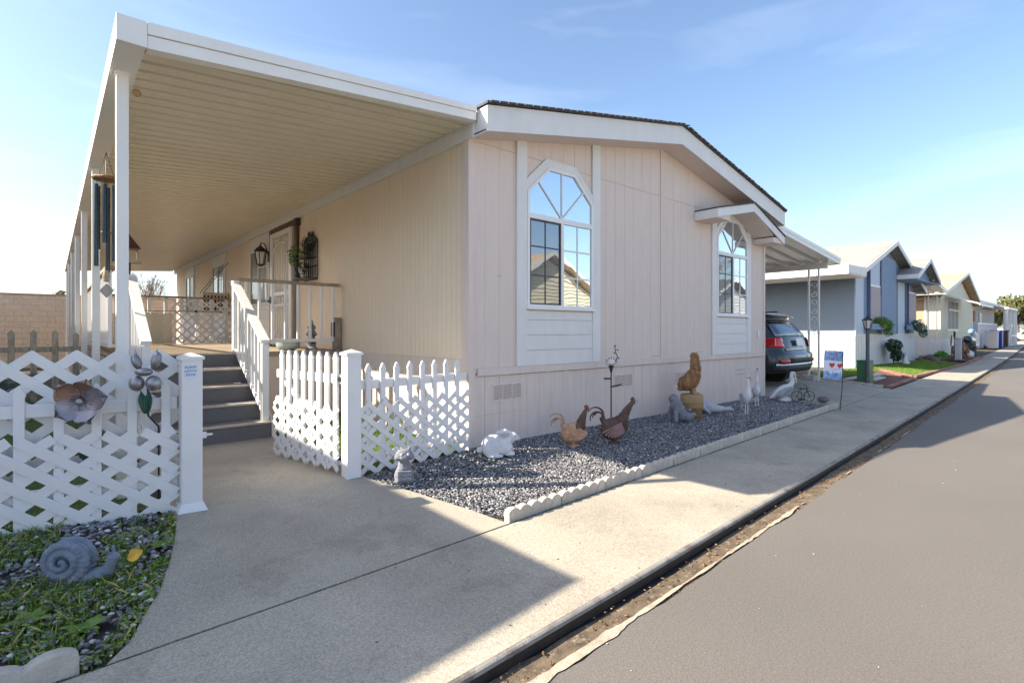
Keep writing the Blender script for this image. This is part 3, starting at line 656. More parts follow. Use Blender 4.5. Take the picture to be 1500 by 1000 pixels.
# main door behind an ornate security door
b = MB(); b.box(-.055, 5.36, 1.0, -.0095, 5.50, 3.42); b.box(-.055, 6.92, 1.0, -.0095, 7.02, 3.42); b.box(-.055, 5.50, 3.33, -.0095, 6.92, 3.42); b.build('door_frame', M['brown'], H1)
b = MB(); b.box(-.03, 5.50, 1.0, -.0095, 6.92, 3.33); b.build('door', M['cream'], H1)
D0, D1, DZ0, DZ1 = 5.60, 6.88, 1.03, 3.31
b = MB(); X_ = -.085
for q in ((D0, DZ0, D0 + .13, DZ1), (D1 - .13, DZ0, D1, DZ1), (D0 + .13, DZ0, D1 - .13, DZ0 + .13), (D0 + .13, DZ1 - .09, D1 - .13, DZ1), (D0 + .13, 2.02, D1 - .13, 2.09), (D0 + .13, 1.80, D1 - .13, 1.85)): b.box(X_, q[0], q[1], X_ + .035, q[2], q[3])
for k in range(1, 7):
    y_ = D0 + .13 + (D1 - D0 - .26) * k / 7; zt_ = 2.9 + .14 * math.sin(math.pi * k / 7)
    b.box(X_ + .008, y_ - .011, 2.09, X_ + .028, y_ + .011, zt_); b.box(X_ + .008, y_ - .011, DZ0 + .13, X_ + .028, y_ + .011, 1.80)
for k in range(12):
    a0, a1 = math.pi * k / 12, math.pi * (k + 1) / 12; ym = (D0 + D1) / 2; r_ = .5
    b.bar((X_ + .018, ym - r_ * math.cos(a0), 2.88 + .2 * math.sin(a0)), (X_ + .018, ym - r_ * math.cos(a1), 2.88 + .2 * math.sin(a1)), .02, .025, (1, 0, 0))
def scroll(mb, c, r, s=1, plane='YZ', turns=1.5, rt=.008, ph_=0, n=22):
    pts = []
    for i in range(n + 1):
        t = i / n; a = ph_ + s * turns * 2 * math.pi * t; q = r * (1 - .75 * t)
        pts.append((c[0], c[1] + q * math.cos(a), c[2] + q * math.sin(a)) if plane == 'YZ' else (c[0] + q * math.cos(a), c[1], c[2] + q * math.sin(a)))
    mb.tube(pts, rt, n=5)
for s_ in (-1, 1):
    for (dy, dz, r_) in ((.15, 3.13, .10), (.36, 3.12, .09), (.30, 1.94, .08), (.12, 1.94, .07), (.15, 1.30, .13), (.38, 1.27, .10)):
        scroll(b, (X_ + .018, (D0 + D1) / 2 + s_ * dy, dz), r_, s_)
sdoor = b.build('security_door', M['vinyl'], H1)
b = MB(); b.box(X_ - .02, D1 - .09, 1.88, X_, D1 - .04, 2.02); b.lathe((X_ - .045, D1 - .065, 1.92), [(.0, -.02), (.025, -.01), (.025, .02), (0, .03)], 10); b.build('door_handle', M['wire'], sdoor)
b = MB(); b.box(-.10, 5.28, 3.30, -.01, 5.40, 3.42); b.build('camera_box', M['wire'], H1)

# ============================================================ PATIO AWNING
AW = thing('patio_awning', 'long white patio awning with a cream ribbed underside over the porch', 'awning', (-1.6, 9, 3.4))
AX0, AX1, AY0, AY1 = -3.20, -.055, -.20, 18.8
def za(x): return 3.37 + (x - AX0) * (3.60 - 3.37) / (AX1 - AX0)
b = MB(); y = AY0 + .03
while y < AY1 - .02:
    pr = [(0, 0), (.135, 0), (.143, .07), (.177, .07), (.19, 0)]
    for (ya, z0), (yb_, z1) in zip(pr, pr[1:]):
        b.add([(AX0 + .1, y + ya, za(AX0) + .02 + z0), (AX1, y + ya, za(AX1) + z0), (AX1, y + yb_, za(AX1) + z1), (AX0 + .1, y + yb_, za(AX0) + .02 + z1)], [(0, 1, 2, 3)])
    y += .19
b.build('roof_panel', M['cream'], AW)
b = MB(); b.add([(AX0, AY0, za(AX0) + .10), (AX1, AY0, za(AX1) + .12), (AX1, AY1, za(AX1) + .12), (AX0, AY1, za(AX0) + .10)], [(0, 1, 2, 3)]); b.build('top_sheet', M['alum'], AW)
b = MB()
b.prism([(AX0 + .18, AY0 - .02, za(AX0) - .04), (AX1, AY0 - .02, za(AX1) - .005), (AX1, AY0 - .02, za(AX1) + .085), (AX0 + .18, AY0 - .02, za(AX0) + .055)], (0, .03, 0))
b.prism([(AX0 + .18, AY0 - .034, za(AX0) + .058), (AX1, AY0 - .034, za(AX1) + .087), (AX1, AY0 - .034, za(AX1) + .145), (AX0 + .18, AY0 - .034, za(AX0) + .145)], (0, .05, 0))
b.prism([(AX0 + .18, AY0 + .012, za(AX0) - .04), (AX1, AY0 + .012, za(AX1) - .005), (AX1, AY0 + .012, za(AX1) + .01), (AX0 + .18, AY0 + .012, za(AX0) - .025)], (0, .07, 0))
b.build('front_fascia', M['alum'], AW, bevel=.003)
b = MB(); b.box(AX0 - .002, AY0 - .038, 3.325, AX0 + .178, AY0 - .0, 3.512); b.build('corner_cap', M['alum'], AW, bevel=.004)
b = MB(); b.box(AX0, AY0, 3.33, AX0 + .012, AY1, 3.512); b.box(AX0 + .012, AY0, 3.33, AX0 + .17, AY1, 3.342); b.box(AX0 + .158, AY0 + .05, 3.342, AX0 + .17, AY1, 3.42); b.build('gutter', M['alum'], AW)
b = MB(); b.prism([(AX0 + .1, AY1 - .02, za(AX0) - .0), (AX1, AY1 - .02, za(AX1) - .02), (AX1, AY1 - .02, za(AX1) + .1), (AX0 + .1, AY1 - .02, za(AX0) + .09)], (0, .03, 0)); b.build('rear_fascia', M['cream'], AW)
for i, y in enumerate((.36, 3.6, 6.65, 9.7, 12.75, 15.8, 18.6)):
    b = MB(); b.box(-3.158, y - .038, -.05, -3.082, y + .038, 3.33)
    for s_ in (-1, 1): b.box(-3.160, y + s_ * .038 - .006, -.05, -3.080, y + s_ * .038 + .006, 3.329)
    b.box(-3.17, y - .05, 3.31, -3.07, y + .05, 3.331); b.build('awning_post', M['alum'], AW, bevel=.004)
b = MB(); b.ell((-3.0, .62, 3.30), (.035, .035, .03)); tag(b.build('wasp_nest', M['carvedpale']), 'small tan mud nest under the awning beside the front post', 'nest')

# ============================================================ PORCH
PD = thing('porch', 'raised porch with grey carpeted steps, white railings and weathered decking', 'porch', (-1.5, 6, 0))
b = MB()
x = -3.03
while x < -.03: b.box(x, 3.37, .965, min(x + .136, -.015), 9.85, 1.0); x += .142
b.build('decking', M['deck'], PD)
b = MB(); b.box(-1.5, 3.40, -.03, -.012, 3.43, .962); b.box(-3.03, 3.40, -.03, -2.82, 3.43, .962); b.build('porch_skirt', M['beige'], PD)
b = MB(); b.box(-1.5, 3.365, .93, -.012, 3.399, 1.002); b.build('rim_board', M['railtop'], PD)
b = MB(); b.box(-3.04, 3.43, -.03, -3.015, 9.85, .96); b.build('side_lattice_skirt', M['oldwood'], PD)
for i in range(5):
    y_ = 2.02 + .34 * i; z_ = .2 * (i + 1); xr = -1.44 if i == 0 else -1.52
    b = MB(); b.box(-2.80, y_, z_ - .2 if i else -.03, xr, y_ + .338 if i < 4 else 3.366, z_ - .022); st = b.build('step', M['riser'], PD)
    b = MB(); b.box(-2.81, y_ - .018, z_ - .022, xr + .005, (y_ + .07) if i < 4 else y_ + .006, z_ - .0005); b.build('nosing', M['nosing'], st)
    if i < 4: b = MB(); b.box(-2.80, y_ + .07, z_ - .022, xr, y_ + .338, z_ - .002); b.build('tread', M['riser'], st)
for xs_ in (-1.505, -2.84):
    b = MB(); b.prism([(xs_, 2.0, -.03), (xs_, 2.0, .20), (xs_, 3.36, 1.0), (xs_, 3.36, -.03)], (.028, 0, 0)); b.build('stringer', M['beige'], PD)
def post(mb, x, y, z0, z1, w_=.085): mb.box(x - w_ / 2, y - w_ / 2, z0, x + w_ / 2, y + w_ / 2, z1)
def railing(a, b_, za0, za1, topm, nb, low=.12, h=.0, par=PD, toph=.045, topw=.10, bal=.034):
    """a,b: plan ends; za*: (floor z, rail top z) at each end"""
    A = Vector((a[0], a[1], 0)); B = Vector((b_[0], b_[1], 0)); Rr = MB()
    Rr.bar(A + Vector((0, 0, za0[1])), B + Vector((0, 0, za1[1])), topw, toph); Rr.build('hand_rail', topm, par)
    Rr = MB(); Rr.bar(A + Vector((0, 0, za0[0] + low)), B + Vector((0, 0, za1[0] + low)), .05, .05); Rr.build('bottom_rail', M['vinyl'], par)
    for i in range(nb):
        t = (i + .5) / nb; p = A.lerp(B, t); z0 = za0[0] * (1 - t) + za1[0] * t + low + .02; z1 = za0[1] * (1 - t) + za1[1] * t - toph / 2 - .004
        k = MB(); k.box(p.x - bal / 2, p.y - bal / 2, z0, p.x + bal / 2, p.y + bal / 2, z1); k.build('baluster', M['vinyl'], par)
for xs_, xe in ((-1.56, -1.56), (-2.77, -2.77)):
    railing((xs_, 2.08), (xs_, 3.50), (.18, 1.17), (.98, 2.00), M['vinyl'], 9, low=.1, toph=.05)
    b = MB(); post(b, xs_, 2.10, .2, 1.14, .08); b.build('newel_post', M['vinyl'], PD, bevel=.004)
    b = MB(); post(b, xs_, 3.46, 1.0, 2.02, .08); b.build('newel_post', M['vinyl'], PD, bevel=.004)
railing((-1.52, 3.46), (-.04, 3.46), (1.0, 2.04), (1.0, 2.04), M['railtop'], 8, low=.16)
b = MB(); post(b, -.08, 3.46, 1.0, 1.52, .10); b.build('end_post', M['railtop'], PD)
railing((-2.98, 3.5), (-2.98, 9.8), (1.0, 2.10), (1.0, 2.10), M['railtop'], 46)
railing((-2.95, 9.8), (-.1, 9.8), (1.0, 2.10), (1.0, 2.10), M['railtop'], 9, bal=.07)
def lattice(mb, p0, p1, z0, z1, sx, sz, w_=.05, t=.006, off=0, top_cut=True):
    """diagonal strips between plan points p0->p1; sx, sz: node pitch; returns clipped strips as thin bars in two layers"""
    A = Vector((p0[0], p0[1], 0)); B = Vector((p1[0], p1[1], 0)); L_ = (B - A).length; u = (B - A) / L_; nrm = Vector((u.y, -u.x, 0)); H_ = z1 - z0; m_ = sz / sx
    for layer, s in ((0, 1), (1, -1)):
        k0 = -int(H_ / sz) - 2; k1 = int(L_ / sx) + int(H_ / sz) + 3
        for k in range(k0, k1):
            x0 = k * sx; # line passes (x0, 0) with slope s*m_
            def at(z): return x0 + s * z / m_
            za_, zb_ = 0, H_; xa, xb = at(za_), at(zb_)
            # clip x
            def zofx(x): return (x - x0) * m_ * s
            if xa > xb: xa, xb, za_, zb_ = xb, xa, zb_, za_
            if xb <= 0 or xa >= L_: continue
            if xa < 0: xa, za_ = 0, zofx(0)
            if xb > L_: xb, zb_ = L_, zofx(L_)
            if xb - xa < .03: continue
            o = nrm * (off + (t + .0006) * layer)
            mb.bar(A + u * xa + o + Vector((0, 0, z0 + za_)), A + u * xb + o + Vector((0, 0, z0 + zb_)), w_, t, nrm)
    return mb
b = MB(); lattice(b, (-1.42, 9.72), (-.06, 9.72), 1.02, 2.02, .205, .205, .042); b.build('lattice_panel', M['vinyl'], PD)
b = MB(); lattice(b, (-2.9, 9.70), (-1.42, 9.70), 1.02, 1.72, .085, .085, .045); b.build('lattice_panel', M['cream'], PD)
b = MB(); b.tube([(-2.5, 9.62, 1.76), (-.4, 9.55, 1.77)], .008, 6); b.ell((-.95, 9.57, 1.77), (.03, .03, .03)); b.build('garden_stake', M['wire'], PD)

# ============================================================ FENCES AND GATE
def picket(mb, p, u, z0, z1, w_=.055, t=.022, dome=True):
    p = Vector((p[0], p[1], 0)); n_ = Vector((u.y, -u.x, 0)); o = n_ * t / 2
    prof = [(-w_ / 2, z0), (w_ / 2, z0), (w_ / 2, z1 - .075), (w_ / 2 + .005, z1 - .07), (w_ / 2 + .005, z1 - .055), (w_ / 2 - .004, z1 - .04), (w_ * .22, z1 - .012), (0, z1), (-w_ * .22, z1 - .012), (-w_ / 2 + .004, z1 - .04), (-w_ / 2 - .005, z1 - .055), (-w_ / 2 - .005, z1 - .07), (-w_ / 2, z1 - .075)]
    mb.prism([p + u * a + Vector((0, 0, z)) - o for a, z in prof], n_ * t)
def fence(name, label, cat, a, b_, npk, zt_, zlat, zrail, pitch0=.1, upper=None, pw=.055, zb=.0, latsx=.18, latsz=.142, step=None, latw=.048, flip=False):
    A = Vector((a[0], a[1], 0)); B = Vector((b_[0], b_[1], 0)); L_ = (B - A).length; u = (B - A) / L_; nf = Vector((u.y, -u.x, 0))
    if nf.y > 0 and abs(u.x) > abs(u.y): nf = -nf
    if flip: nf = -nf
    T = thing(name, label, cat, (a[0], a[1], 0))
    for i in range(npk):
        d = pitch0 + (step or (L_ - pitch0) / npk) * i; k = MB(); picket(k, A + u * d, u, zb + .02, zt_, pw); k.build('picket', M['vinyl'], T, bevel=.002)
    for zz in zrail:
        k = MB(); k.bar(A + Vector((0, 0, zz)) - nf * .032, B + Vector((0, 0, zz)) - nf * .032, .04, .085); k.build('rail', M['vinyl'], T, bevel=.004)
    sgn = 1 if Vector((u.y, -u.x, 0)).dot(nf) > 0 else -1
    k = MB(); lattice(k, a, b_, zb, zlat, latsx, latsz, latw, off=sgn * .02); k.build('lattice_panel', M['vinyl'], T)
    if upper:
        k = MB(); lattice(k, a, b_, upper[0], upper[1], .235, .185, .066, off=-sgn * .075); k.build('upper_lattice_panel', M['vinyl'], T)
    return T
FL = fence('lattice_fence', 'tall white vinyl lattice fence left of the path, double lattice with pickets', 'fence', (-2.84, -.235), (-5.7, .25), 14, .94, .585, (.77, .2), .07, upper=(.30, 1.145), step=.2, zb=-.04, latsx=.225, latsz=.160, latw=.066)
def gpost(x, y, z1, lab, flare=True):
    T = thing('fence_post', lab, 'post', (x, y, 0)); h = .067
    b = MB(); b.box(x - h, y - h, -.12, x + h, y + h, z1 - .02); s_ = b.build('shaft', M['vinyl'], T, bevel=.005)
    b = MB(); b.box(x - h - .012, y - h - .012, z1 - .035, x + h + .012, y + h + .012, z1 - .012); b.add([(x - h - .006, y - h - .006, z1 - .012), (x + h + .006, y - h - .006, z1 - .012), (x + h + .006, y + h + .006, z1 - .012), (x - h - .006, y + h + .006, z1 - .012), (x, y, z1 + .018)], [(0, 1, 4), (1, 2, 4), (2, 3, 4), (3, 0, 4), (3, 2, 1, 0)]); b.build('cap', M['vinyl'], T)
    if flare:
        b = MB(); q = h + .035; zz = gz(x, y)
        lo_ = [(x - q, y - q, zz - .02), (x + q, y - q, zz - .02), (x + q, y + q, zz - .02), (x - q, y + q, zz - .02)]; hi_ = [(x - h - .003, y - h - .003, zz + .055), (x + h + .003, y - h - .003, zz + .055), (x + h + .003, y + h + .003, zz + .055), (x - h - .003, y + h + .003, zz + .055)]
        b.add(lo_ + hi_, [(0, 1, 5, 4), (1, 2, 6, 5), (2, 3, 7, 6), (3, 0, 4, 7)]); b.build('base_skirt', M['vinyl'], T)
    return T
P1 = gpost(-2.76, -.265, 1.125, 'white square gate post with a handwritten note near its top')
P2 = gpost(-1.49, -.235, 1.12, 'plain white square gate post between the open gate and the gravel bed', False)
b = MB(); b.box(-2.81, -.3345, .955, -2.735, -.3325, 1.055); b.build('note', M['paper'], P1)
for i, tx in enumerate(('PLEASE', 'LATCH', 'GATE!')):
    text_mesh('lettering', tx, .024, M['ink'], P1, Matrix.Translation((-2.772 + 2.76, -.3352 + .265, 1.036 - i * .028)) @ Euler((R(90), R(-3 + 2 * i), 0)).to_matrix().to_4x4(), .0004, .15)
b = MB(); b.box(-2.695, -.30, .50, -2.66, -.28, .545); b.box(-2.66, -.295, .515, -2.62, -.285, .53); b.build('latch_catch', M['vinyl'], P1)
fence('picket_fence', 'short white picket fence with lattice between the gate post and the house corner', 'fence', (-1.41, -.215), (-.04, -.04), 8, 1.0, .64, (.80, .1), .10, zb=-.02)
GA = fence('gate', 'open white picket gate with lattice, swung inwards beside the grey steps', 'gate', (-1.56, -.14), (-1.77, 1.0), 8, 1.11, .62, (.86, .12), .06, zb=.03, pw=.062, flip=True)
b = MB(); b.bar((-1.50, .05, .18), (-1.70, .95, .80), .035, .05); b.build('brace', M['vinyl'], GA)
b = MB(); b.box(-1.56, -.17, .84, -1.52, -.10, .88); b.box(-1.56, -.17, .12, -1.52, -.10, .16); b.build('hinge', M['wire'], GA)

# scalloped concrete edging of the gravel bed
def edging(xc, L_, lab, ns=5):
    y = yi(xc) + .055; rz = math.atan(.05); T = MB(); pts = []; h0, am = .062, .028
    for i in range(ns * 8 + 1):
        t = i / (ns * 8); ph_ = (t * ns) % 1; pts.append((-L_ / 2 + t * L_, h0 + am * math.sin(math.pi * ph_) ** .7 if i < ns * 8 else h0))
    T.prism([(-L_ / 2 + .003, 0, -.05), (L_ / 2 - .003, 0, -.05)] + [(min(L_ / 2 - .003, max(-L_ / 2 + .003, x)), 0, z) for x, z in pts[::-1]], (0, .058, 0))
    o = T.build('edging_block', M['edge'], bevel=.006); o.location = (xc, y - .03, gz(xc, y) - .0); o.rotation_euler = (random.uniform(-.05, .02), 0, rz + random.uniform(-.008, .008))
    return tag(o, lab, 'edging block', 'scalloped edging blocks along the gravel bed')
random.seed(12)
x = -.98; i = 0
while x < 7.2:
    edging(x + .3, .6, 'scalloped grey concrete edging block, the nearest one at the corner of the gravel bed' if i == 0 else ('flat topped edging block, the farthest one beside the driveway' if x > 6.6 else 'scalloped grey concrete edging block in the row between gravel and pavement')); x += .605; i += 1
for xx, lb in ((-3.62, 'worn scalloped edging block at the tip of the weedy snail bed'), (-4.0, 'partly hidden scalloped edging block in the bottom left corner')):
    T = MB(); pts = [(-.17 + .34 * t / 16, .075 + .03 * math.sin(math.pi * ((t / 8) % 1)) ** .7) for t in range(17)]
    T.prism([(-.17, 0, -.05), (.17, 0, -.05)] + [(a_, 0, z) for a_, z in pts[::-1]], (0, .075, 0)); o = T.build('edging_block', M['edge'], bevel=.012); o.location = (xx, yi(xx) + .02, -.12); o.rotation_euler = (-.12, 0, .06); tag(o, lb, 'edging block', 'edging blocks of the weedy bed')

# ============================================================ ORNAMENTS IN THE GRAVEL BED
RZ = -.72          # local +X then points to the right of the photograph
def arc(c, r, a0, a1, n=14, r1=None, y=0):
    return [(c[0] + (r + ((r1 if r1 is not None else r) - r) * i / n) * math.cos(a0 + (a1 - a0) * i / n), y, c[2 if len(c) > 2 else 1] + (r + ((r1 if r1 is not None else r) - r) * i / n) * math.sin(a0 + (a1 - a0) * i / n)) for i in range(n + 1)]
# rabbit
T = thing('rabbit_statue', 'white stone rabbit crouching against the house corner skirting', 'statue', (.05, -.45, -.035), RZ + .1)
b = MB(); b.ell((-.04, 0, .12), (.14, .10, .118)); b.ell((.06, 0, .09), (.11, .085, .085)); b.ell((-.07, .07, .08), (.09, .04, .08)); b.ell((-.07, -.07, .08), (.09, .04, .08))
b.ell((.165, 0, .205), (.065, .048, .05), (0, .2, 0)); b.ell((.215, 0, .19), (.03, .028, .026)); b.chain([(.09, 0, .14), (.14, 0, .18)], [.065, .05])
b.ell((.13, .04, .03), (.06, .022, .022)); b.ell((.13, -.04, .03), (.06, .022, .022)); b.ell((-.03, .09, .02), (.09, .03, .022)); b.ell((-.03, -.09, .02), (.09, .03, .022)); b.ell((-.19, 0, .07), (.035, .035, .035))
b.build('body', M['statuewhite'], T, local=True, remesh=.006, wob=.0015)
for s_ in (-1, 1):
    b = MB(); b.chain([(.145, s_ * .020, .242), (.08, s_ * .032, .268), (-.01, s_ * .036, .252)], [.018, .026, .011]); b.build('ear', M['statuewhite'], T, local=True, remesh=.004)
    b = MB(); b.ell((.185, s_ * .040, .215), (.008, .005, .008)); b.build('eye', M['plastic'], T, local=True, smooth=True)
# roosters
def rooster(lab, loc, rz, bodym, wingm, neckm, tailm, s=1, lean=0, open_tail=False):
    T = thing('metal_rooster', lab, 'rooster ornament', loc, rz, 'metal roosters on the gravel')
    b = MB(); b.ell((0, 0, .15 * s), (.15 * s, .06 * s, .125 * s), (0, -.25, 0)); b.ell((.06 * s, 0, .18 * s), (.10 * s, .055 * s, .115 * s)); b.chain([(-.08 * s, 0, .20 * s), (-.135 * s, 0, .255 * s)], [.05 * s, .022 * s])
    b.chain([(0, 0, .09 * s), (.005, 0, .045 * s)], [.05 * s, .035 * s]); b.build('body', bodym, T, local=True, remesh=.006 * s, wob=.003)
    b = MB(); nx = .155 * s + lean; b.chain([(.085 * s, 0, .23 * s), (.11 * s + lean * .4, 0, .32 * s), (nx, 0, .43 * s)], [.072 * s, .048 * s, .022 * s]); b.ell((nx + .012, 0, .447 * s), (.026 * s, .018 * s, .021 * s)); b.build('neck', neckm, T, local=True, remesh=.005 * s, wob=.003)
    b = MB(); b.chain([(nx + .032, 0, .447 * s), (nx + .062 * s, 0, .437 * s)], [.009, .003]); b.build('beak', M['carvedpale'], T, local=True, smooth=True)
    b = MB()
    for k in range(4): b.ell((nx - .012 + k * .013, 0, (.468 + .010 * math.sin(k * 1.2)) * s), (.009, .004, .017))
    b.ell((nx + .03, 0, .418 * s), (.008, .006, .018)); b.build('comb', M['rust'] if open_tail else mat('comb red', (.28, .04, .03), .6), T, local=True, remesh=.003)
    for sy in (-1, 1):
        b = MB(); n = 9
        for k in range(n):    # fanned feather plates of the wing
            a = -1.9 + 1.35 * k / (n - 1); L_ = .15 * s * (1 - .25 * k / n); c0 = (.065 * s, sy * .062 * s, .225 * s)
            if open_tail: a -= .75; L_ = .09 * s + .14 * s * (1 - k / n)
            e_ = (c0[0] + L_ * math.cos(a), sy * (.066 * s), c0[2] + L_ * math.sin(a)); w_ = .011 * s
            dx, dz = -math.sin(a) * w_, math.cos(a) * w_
            b.prism([(c0[0] - dx * .4, c0[1], c0[2] - dz * .4), (e_[0] - dx, e_[1], e_[2] - dz), (e_[0] + math.cos(a) * w_, e_[1], e_[2] + math.sin(a) * w_), (e_[0] + dx, e_[1], e_[2] + dz), (c0[0] + dx * .4, c0[1], c0[2] + dz * .4)], (0, sy * (.003 + .0007 * k), 0))
        b.build('wing', wingm, T, local=True)
    for k, (r_, a1, ox) in enumerate(((.075, 3.6, 0), (.058, 3.4, .012), (.042, 3.2, .02), (.085, 2.7, -.012))):
        b = MB(); cx, cz = (-.185 + ox) * s, (.262 + .012 * k) * s
        pts = [(cx + r_ * s * math.cos(.1 - .2 + a), (k - 1.5) * .009 * s, cz + r_ * s * .95 * math.sin(-.1 + a)) for a in [a1 * i / 16 for i in range(17)]]
        pts = [(-.10 * s, 0, .20 * s)] + pts; rr = [.012 * s] + [(.013 - .008 * i / 17) * s for i in range(17)]
        b.tube(pts, rr, 6); b.build('tail_feather', tailm, T, local=True, smooth=True)
    b = MB(); b.lathe((.005, 0, 0), [(.05 * s, -.01), (.045 * s, .008), (.02 * s, .02), (.018 * s, .06 * s)], 12)
    for sy in (-1, 1):
        for a in (-.5, 0, .5): b.tube([(.01, sy * .025, .012), (.01 + .06 * s * math.cos(a), sy * .025 + .05 * s * math.sin(a), .004)], .005, 5)
    b.build('feet', tailm, T, local=True)
    return T
rooster('pale patinated metal rooster with a fanned wing, nearer the white rabbit', (1.08, -.60, -.045), RZ - .05, M['rustpale'], M['rustpale'], M['rust'], M['rustpale'], .98)
rooster('dark rusty metal rooster with open scroll tail and brown pink wing', (1.62, -.78, -.055), RZ + .05, M['rust'], M['rustpink'], M['rust'], M['rust'], 1.13, .05, True)
# spinner stake
T = thing('garden_spinner', 'thin black garden stake topped by a glass ball spinner, behind the dark rooster', 'garden stake', (2.18, -.30, 0), RZ)
T.scale = (1, 1, .88)
b = MB(); b.tube([(0, 0, -.05), (0, 0, .93)], .009, 6); b.build('pole', M['wire'], T, local=True)
b = MB(); b.ell((0, 0, 1.0), (.05, .05, .05)); b.build('ball', M['lampglass'], T, local=True, smooth=True)
b = MB(); b.lathe((0, 0, .90), [(.012, -.06), (.03, .03), (.035, .05)], 10); b.build('socket', M['wire'], T, local=True)
b = MB()
for k in range(12): a = k * math.pi / 6; b.tube([(math.cos(a) * .05, -.01, 1.0 + math.sin(a) * .05), (math.cos(a) * .085, -.01, 1.0 + math.sin(a) * .085)], .004, 4)
b.tube([(.06, 0, 1.0), (.085, 0, 1.08), (.06, 0, 1.16), (.05, 0, 1.24), (.065, 0, 1.265)], .006, 5)
for q in ((.10, 1.06), (.045, 1.14), (.085, 1.19), (.05, 1.25)): b.ell((q[0], 0, q[1]), (.014, .006, .01))
b.build('wire_rays', M['wire'], T, local=True)
b = MB(); b.box(-.10, -.01, .735, -.01, .01, .76); b.bar((.0, 0, .62), (.14, 0, .66), .02, .02); b.build('arm', M['wire'], T, local=True)
# carved pelican on a piling
T = thing('wood_pelican_statue', 'carved brown wooden pelican standing on a round wood piling', 'statue', (4.05, -.42, -.03), RZ + .05)
b = MB(); b.lathe((0, 0, 0), [(.155, -.03), (.155, .13), (.165, .135), (.175, .155), (.165, .185), (.175, .20), (.18, .225), (.17, .33), (.15, .345), (.02, .35)], 22); b.build('piling', M['carvedpale'], T, local=True, smooth=True)
b = MB(); b.ell((-.01, 0, .57), (.13, .12, .18), (0, .45, 0)); b.ell((-.09, 0, .50), (.14, .10, .11), (0, -.2, 0)); b.chain([(.03, 0, .63), (.06, 0, .75), (.04, 0, .87), (.03, 0, .94)], [.115, .09, .068, .06]); b.ell((.04, 0, .945), (.07, .055, .055))
b.chain([(.085, 0, .94), (.105, 0, .84), (.085, 0, .68)], [.03, .026, .02]); b.chain([(-.12, 0, .48), (-.20, 0, .415)], [.07, .03]); b.build('body', M['carved'], T, local=True, remesh=.009, wob=.009)
for sy in (-1, 1):
    b = MB(); b.ell((-.06, sy * .085, .53), (.13, .03, .085), (0, .35, 0)); b.chain([(-.12, sy * .085, .50), (-.20, sy * .06, .42)], [.04, .015]); b.build('wing', M['carved'], T, local=True, remesh=.008, wob=.010)
    b = MB(); b.chain([(.0, sy * .05, .47), (.02, sy * .05, .36)], [.05, .032]); b.ell((.05, sy * .05, .357), (.06, .035, .018)); b.build('foot', M['carvedpale'], T, local=True, remesh=.006)
# seals
T = thing('dark_seal_statue', 'dark grey stone sea lion with drooping head, left of the wood piling', 'statue', (3.44, -.52, -.03), RZ + 3.3)
b = MB(); b.chain([(-.07, 0, .10), (0, 0, .23), (.03, 0, .31)], [.10, .095, .075]); b.ell((.05, 0, .34), (.075, .06, .055), (0, .5, 0)); b.chain([(.02, .06, .26), (.05, .09, .12), (.06, .11, .02)], [.045, .032, .028]); b.chain([(.02, -.06, .26), (.06, -.08, .12), (.07, -.09, .01)], [.045, .032, .028]); b.chain([(-.08, 0, .09), (-.19, .03, .06), (-.26, .05, .10)], [.09, .06, .03])
b.build('body', M['statuegrey'], T, local=True, remesh=.008, wob=.008)
b = MB(); b.chain([(-.2, .02, .16), (-.2, -.05, .13)], [.03, .045]); b.ell((-.17, -.02, .05), (.09, .07, .05)); b.build('pup', M['statuegrey'], T, local=True, remesh=.007, wob=.004)
T = thing('pale_seal_statue', 'pale grey stone seal lying with raised head, right of the wood piling', 'statue', (4.62, -.36, -.04), RZ + .02)
b = MB(); b.chain([(-.16, 0, .20), (-.10, 0, .13), (.03, 0, .095), (.18, 0, .06), (.32, 0, .055)], [.075, .10, .095, .062, .03]); b.ell((-.18, 0, .255), (.075, .065, .06)); b.ell((-.235, 0, .235), (.035, .035, .028))
b.chain([(-.08, .08, .08), (-.02, .16, .02)], [.035, .022]); b.chain([(-.08, -.08, .08), (-.02, -.17, .02)], [.035, .022]); b.chain([(.31, 0, .055), (.41, .05, .075)], [.03, .022]); b.chain([(.31, 0, .055), (.42, -.03, .05)], [.03, .022])
b.build('body', M['sealgrey'], T, local=True, remesh=.008, wob=.004)
for sy in (-1, 1): b = MB(); b.ell((-.225, sy * .045, .27), (.008, .006, .009)); b.build('eye', M['plastic'], T, local=True)
# cat by the post
T = thing('cat_statue', 'small grey stone cat with a carved plaque at the foot of the plain gate post', 'statue', (-1.17, -.62, -.055), -.42)
b = MB(); b.ell((0, 0, .07), (.088, .07, .09)); b.chain([(0, 0, .09), (0, 0, .20)], [.075, .048]); b.ell((0, -.012, .255), (.080, .060, .055)); b.ell((.0, -.062, .237), (.042, .030, .026)); b.ell((-.05, -.03, .235), (.04, .03, .025)); b.ell((.05, -.03, .235), (.04, .03, .025))
for s_ in (-1, 1):
    b.chain([(s_ * .038, 0, .29), (s_ * .058, .005, .325)], [.018, .006]); b.chain([(s_ * .035, -.03, .13), (s_ * .035, -.045, .015)], [.02, .017]); b.ell((s_ * .055, -.02, .03), (.032, .045, .028))
b.chain([(.04, .04, .03), (.095, .02, .04), (.10, -.02, .08)], [.02, .016, .012]); b.build('body', M['statuegrey'], T, local=True, remesh=.0045, wob=.002)
b = MB(); b.box(-.060, -.088, .035, .060, -.060, .125); b.build('plaque', M['statuegrey'], T, local=True, bevel=.006)
b = MB()
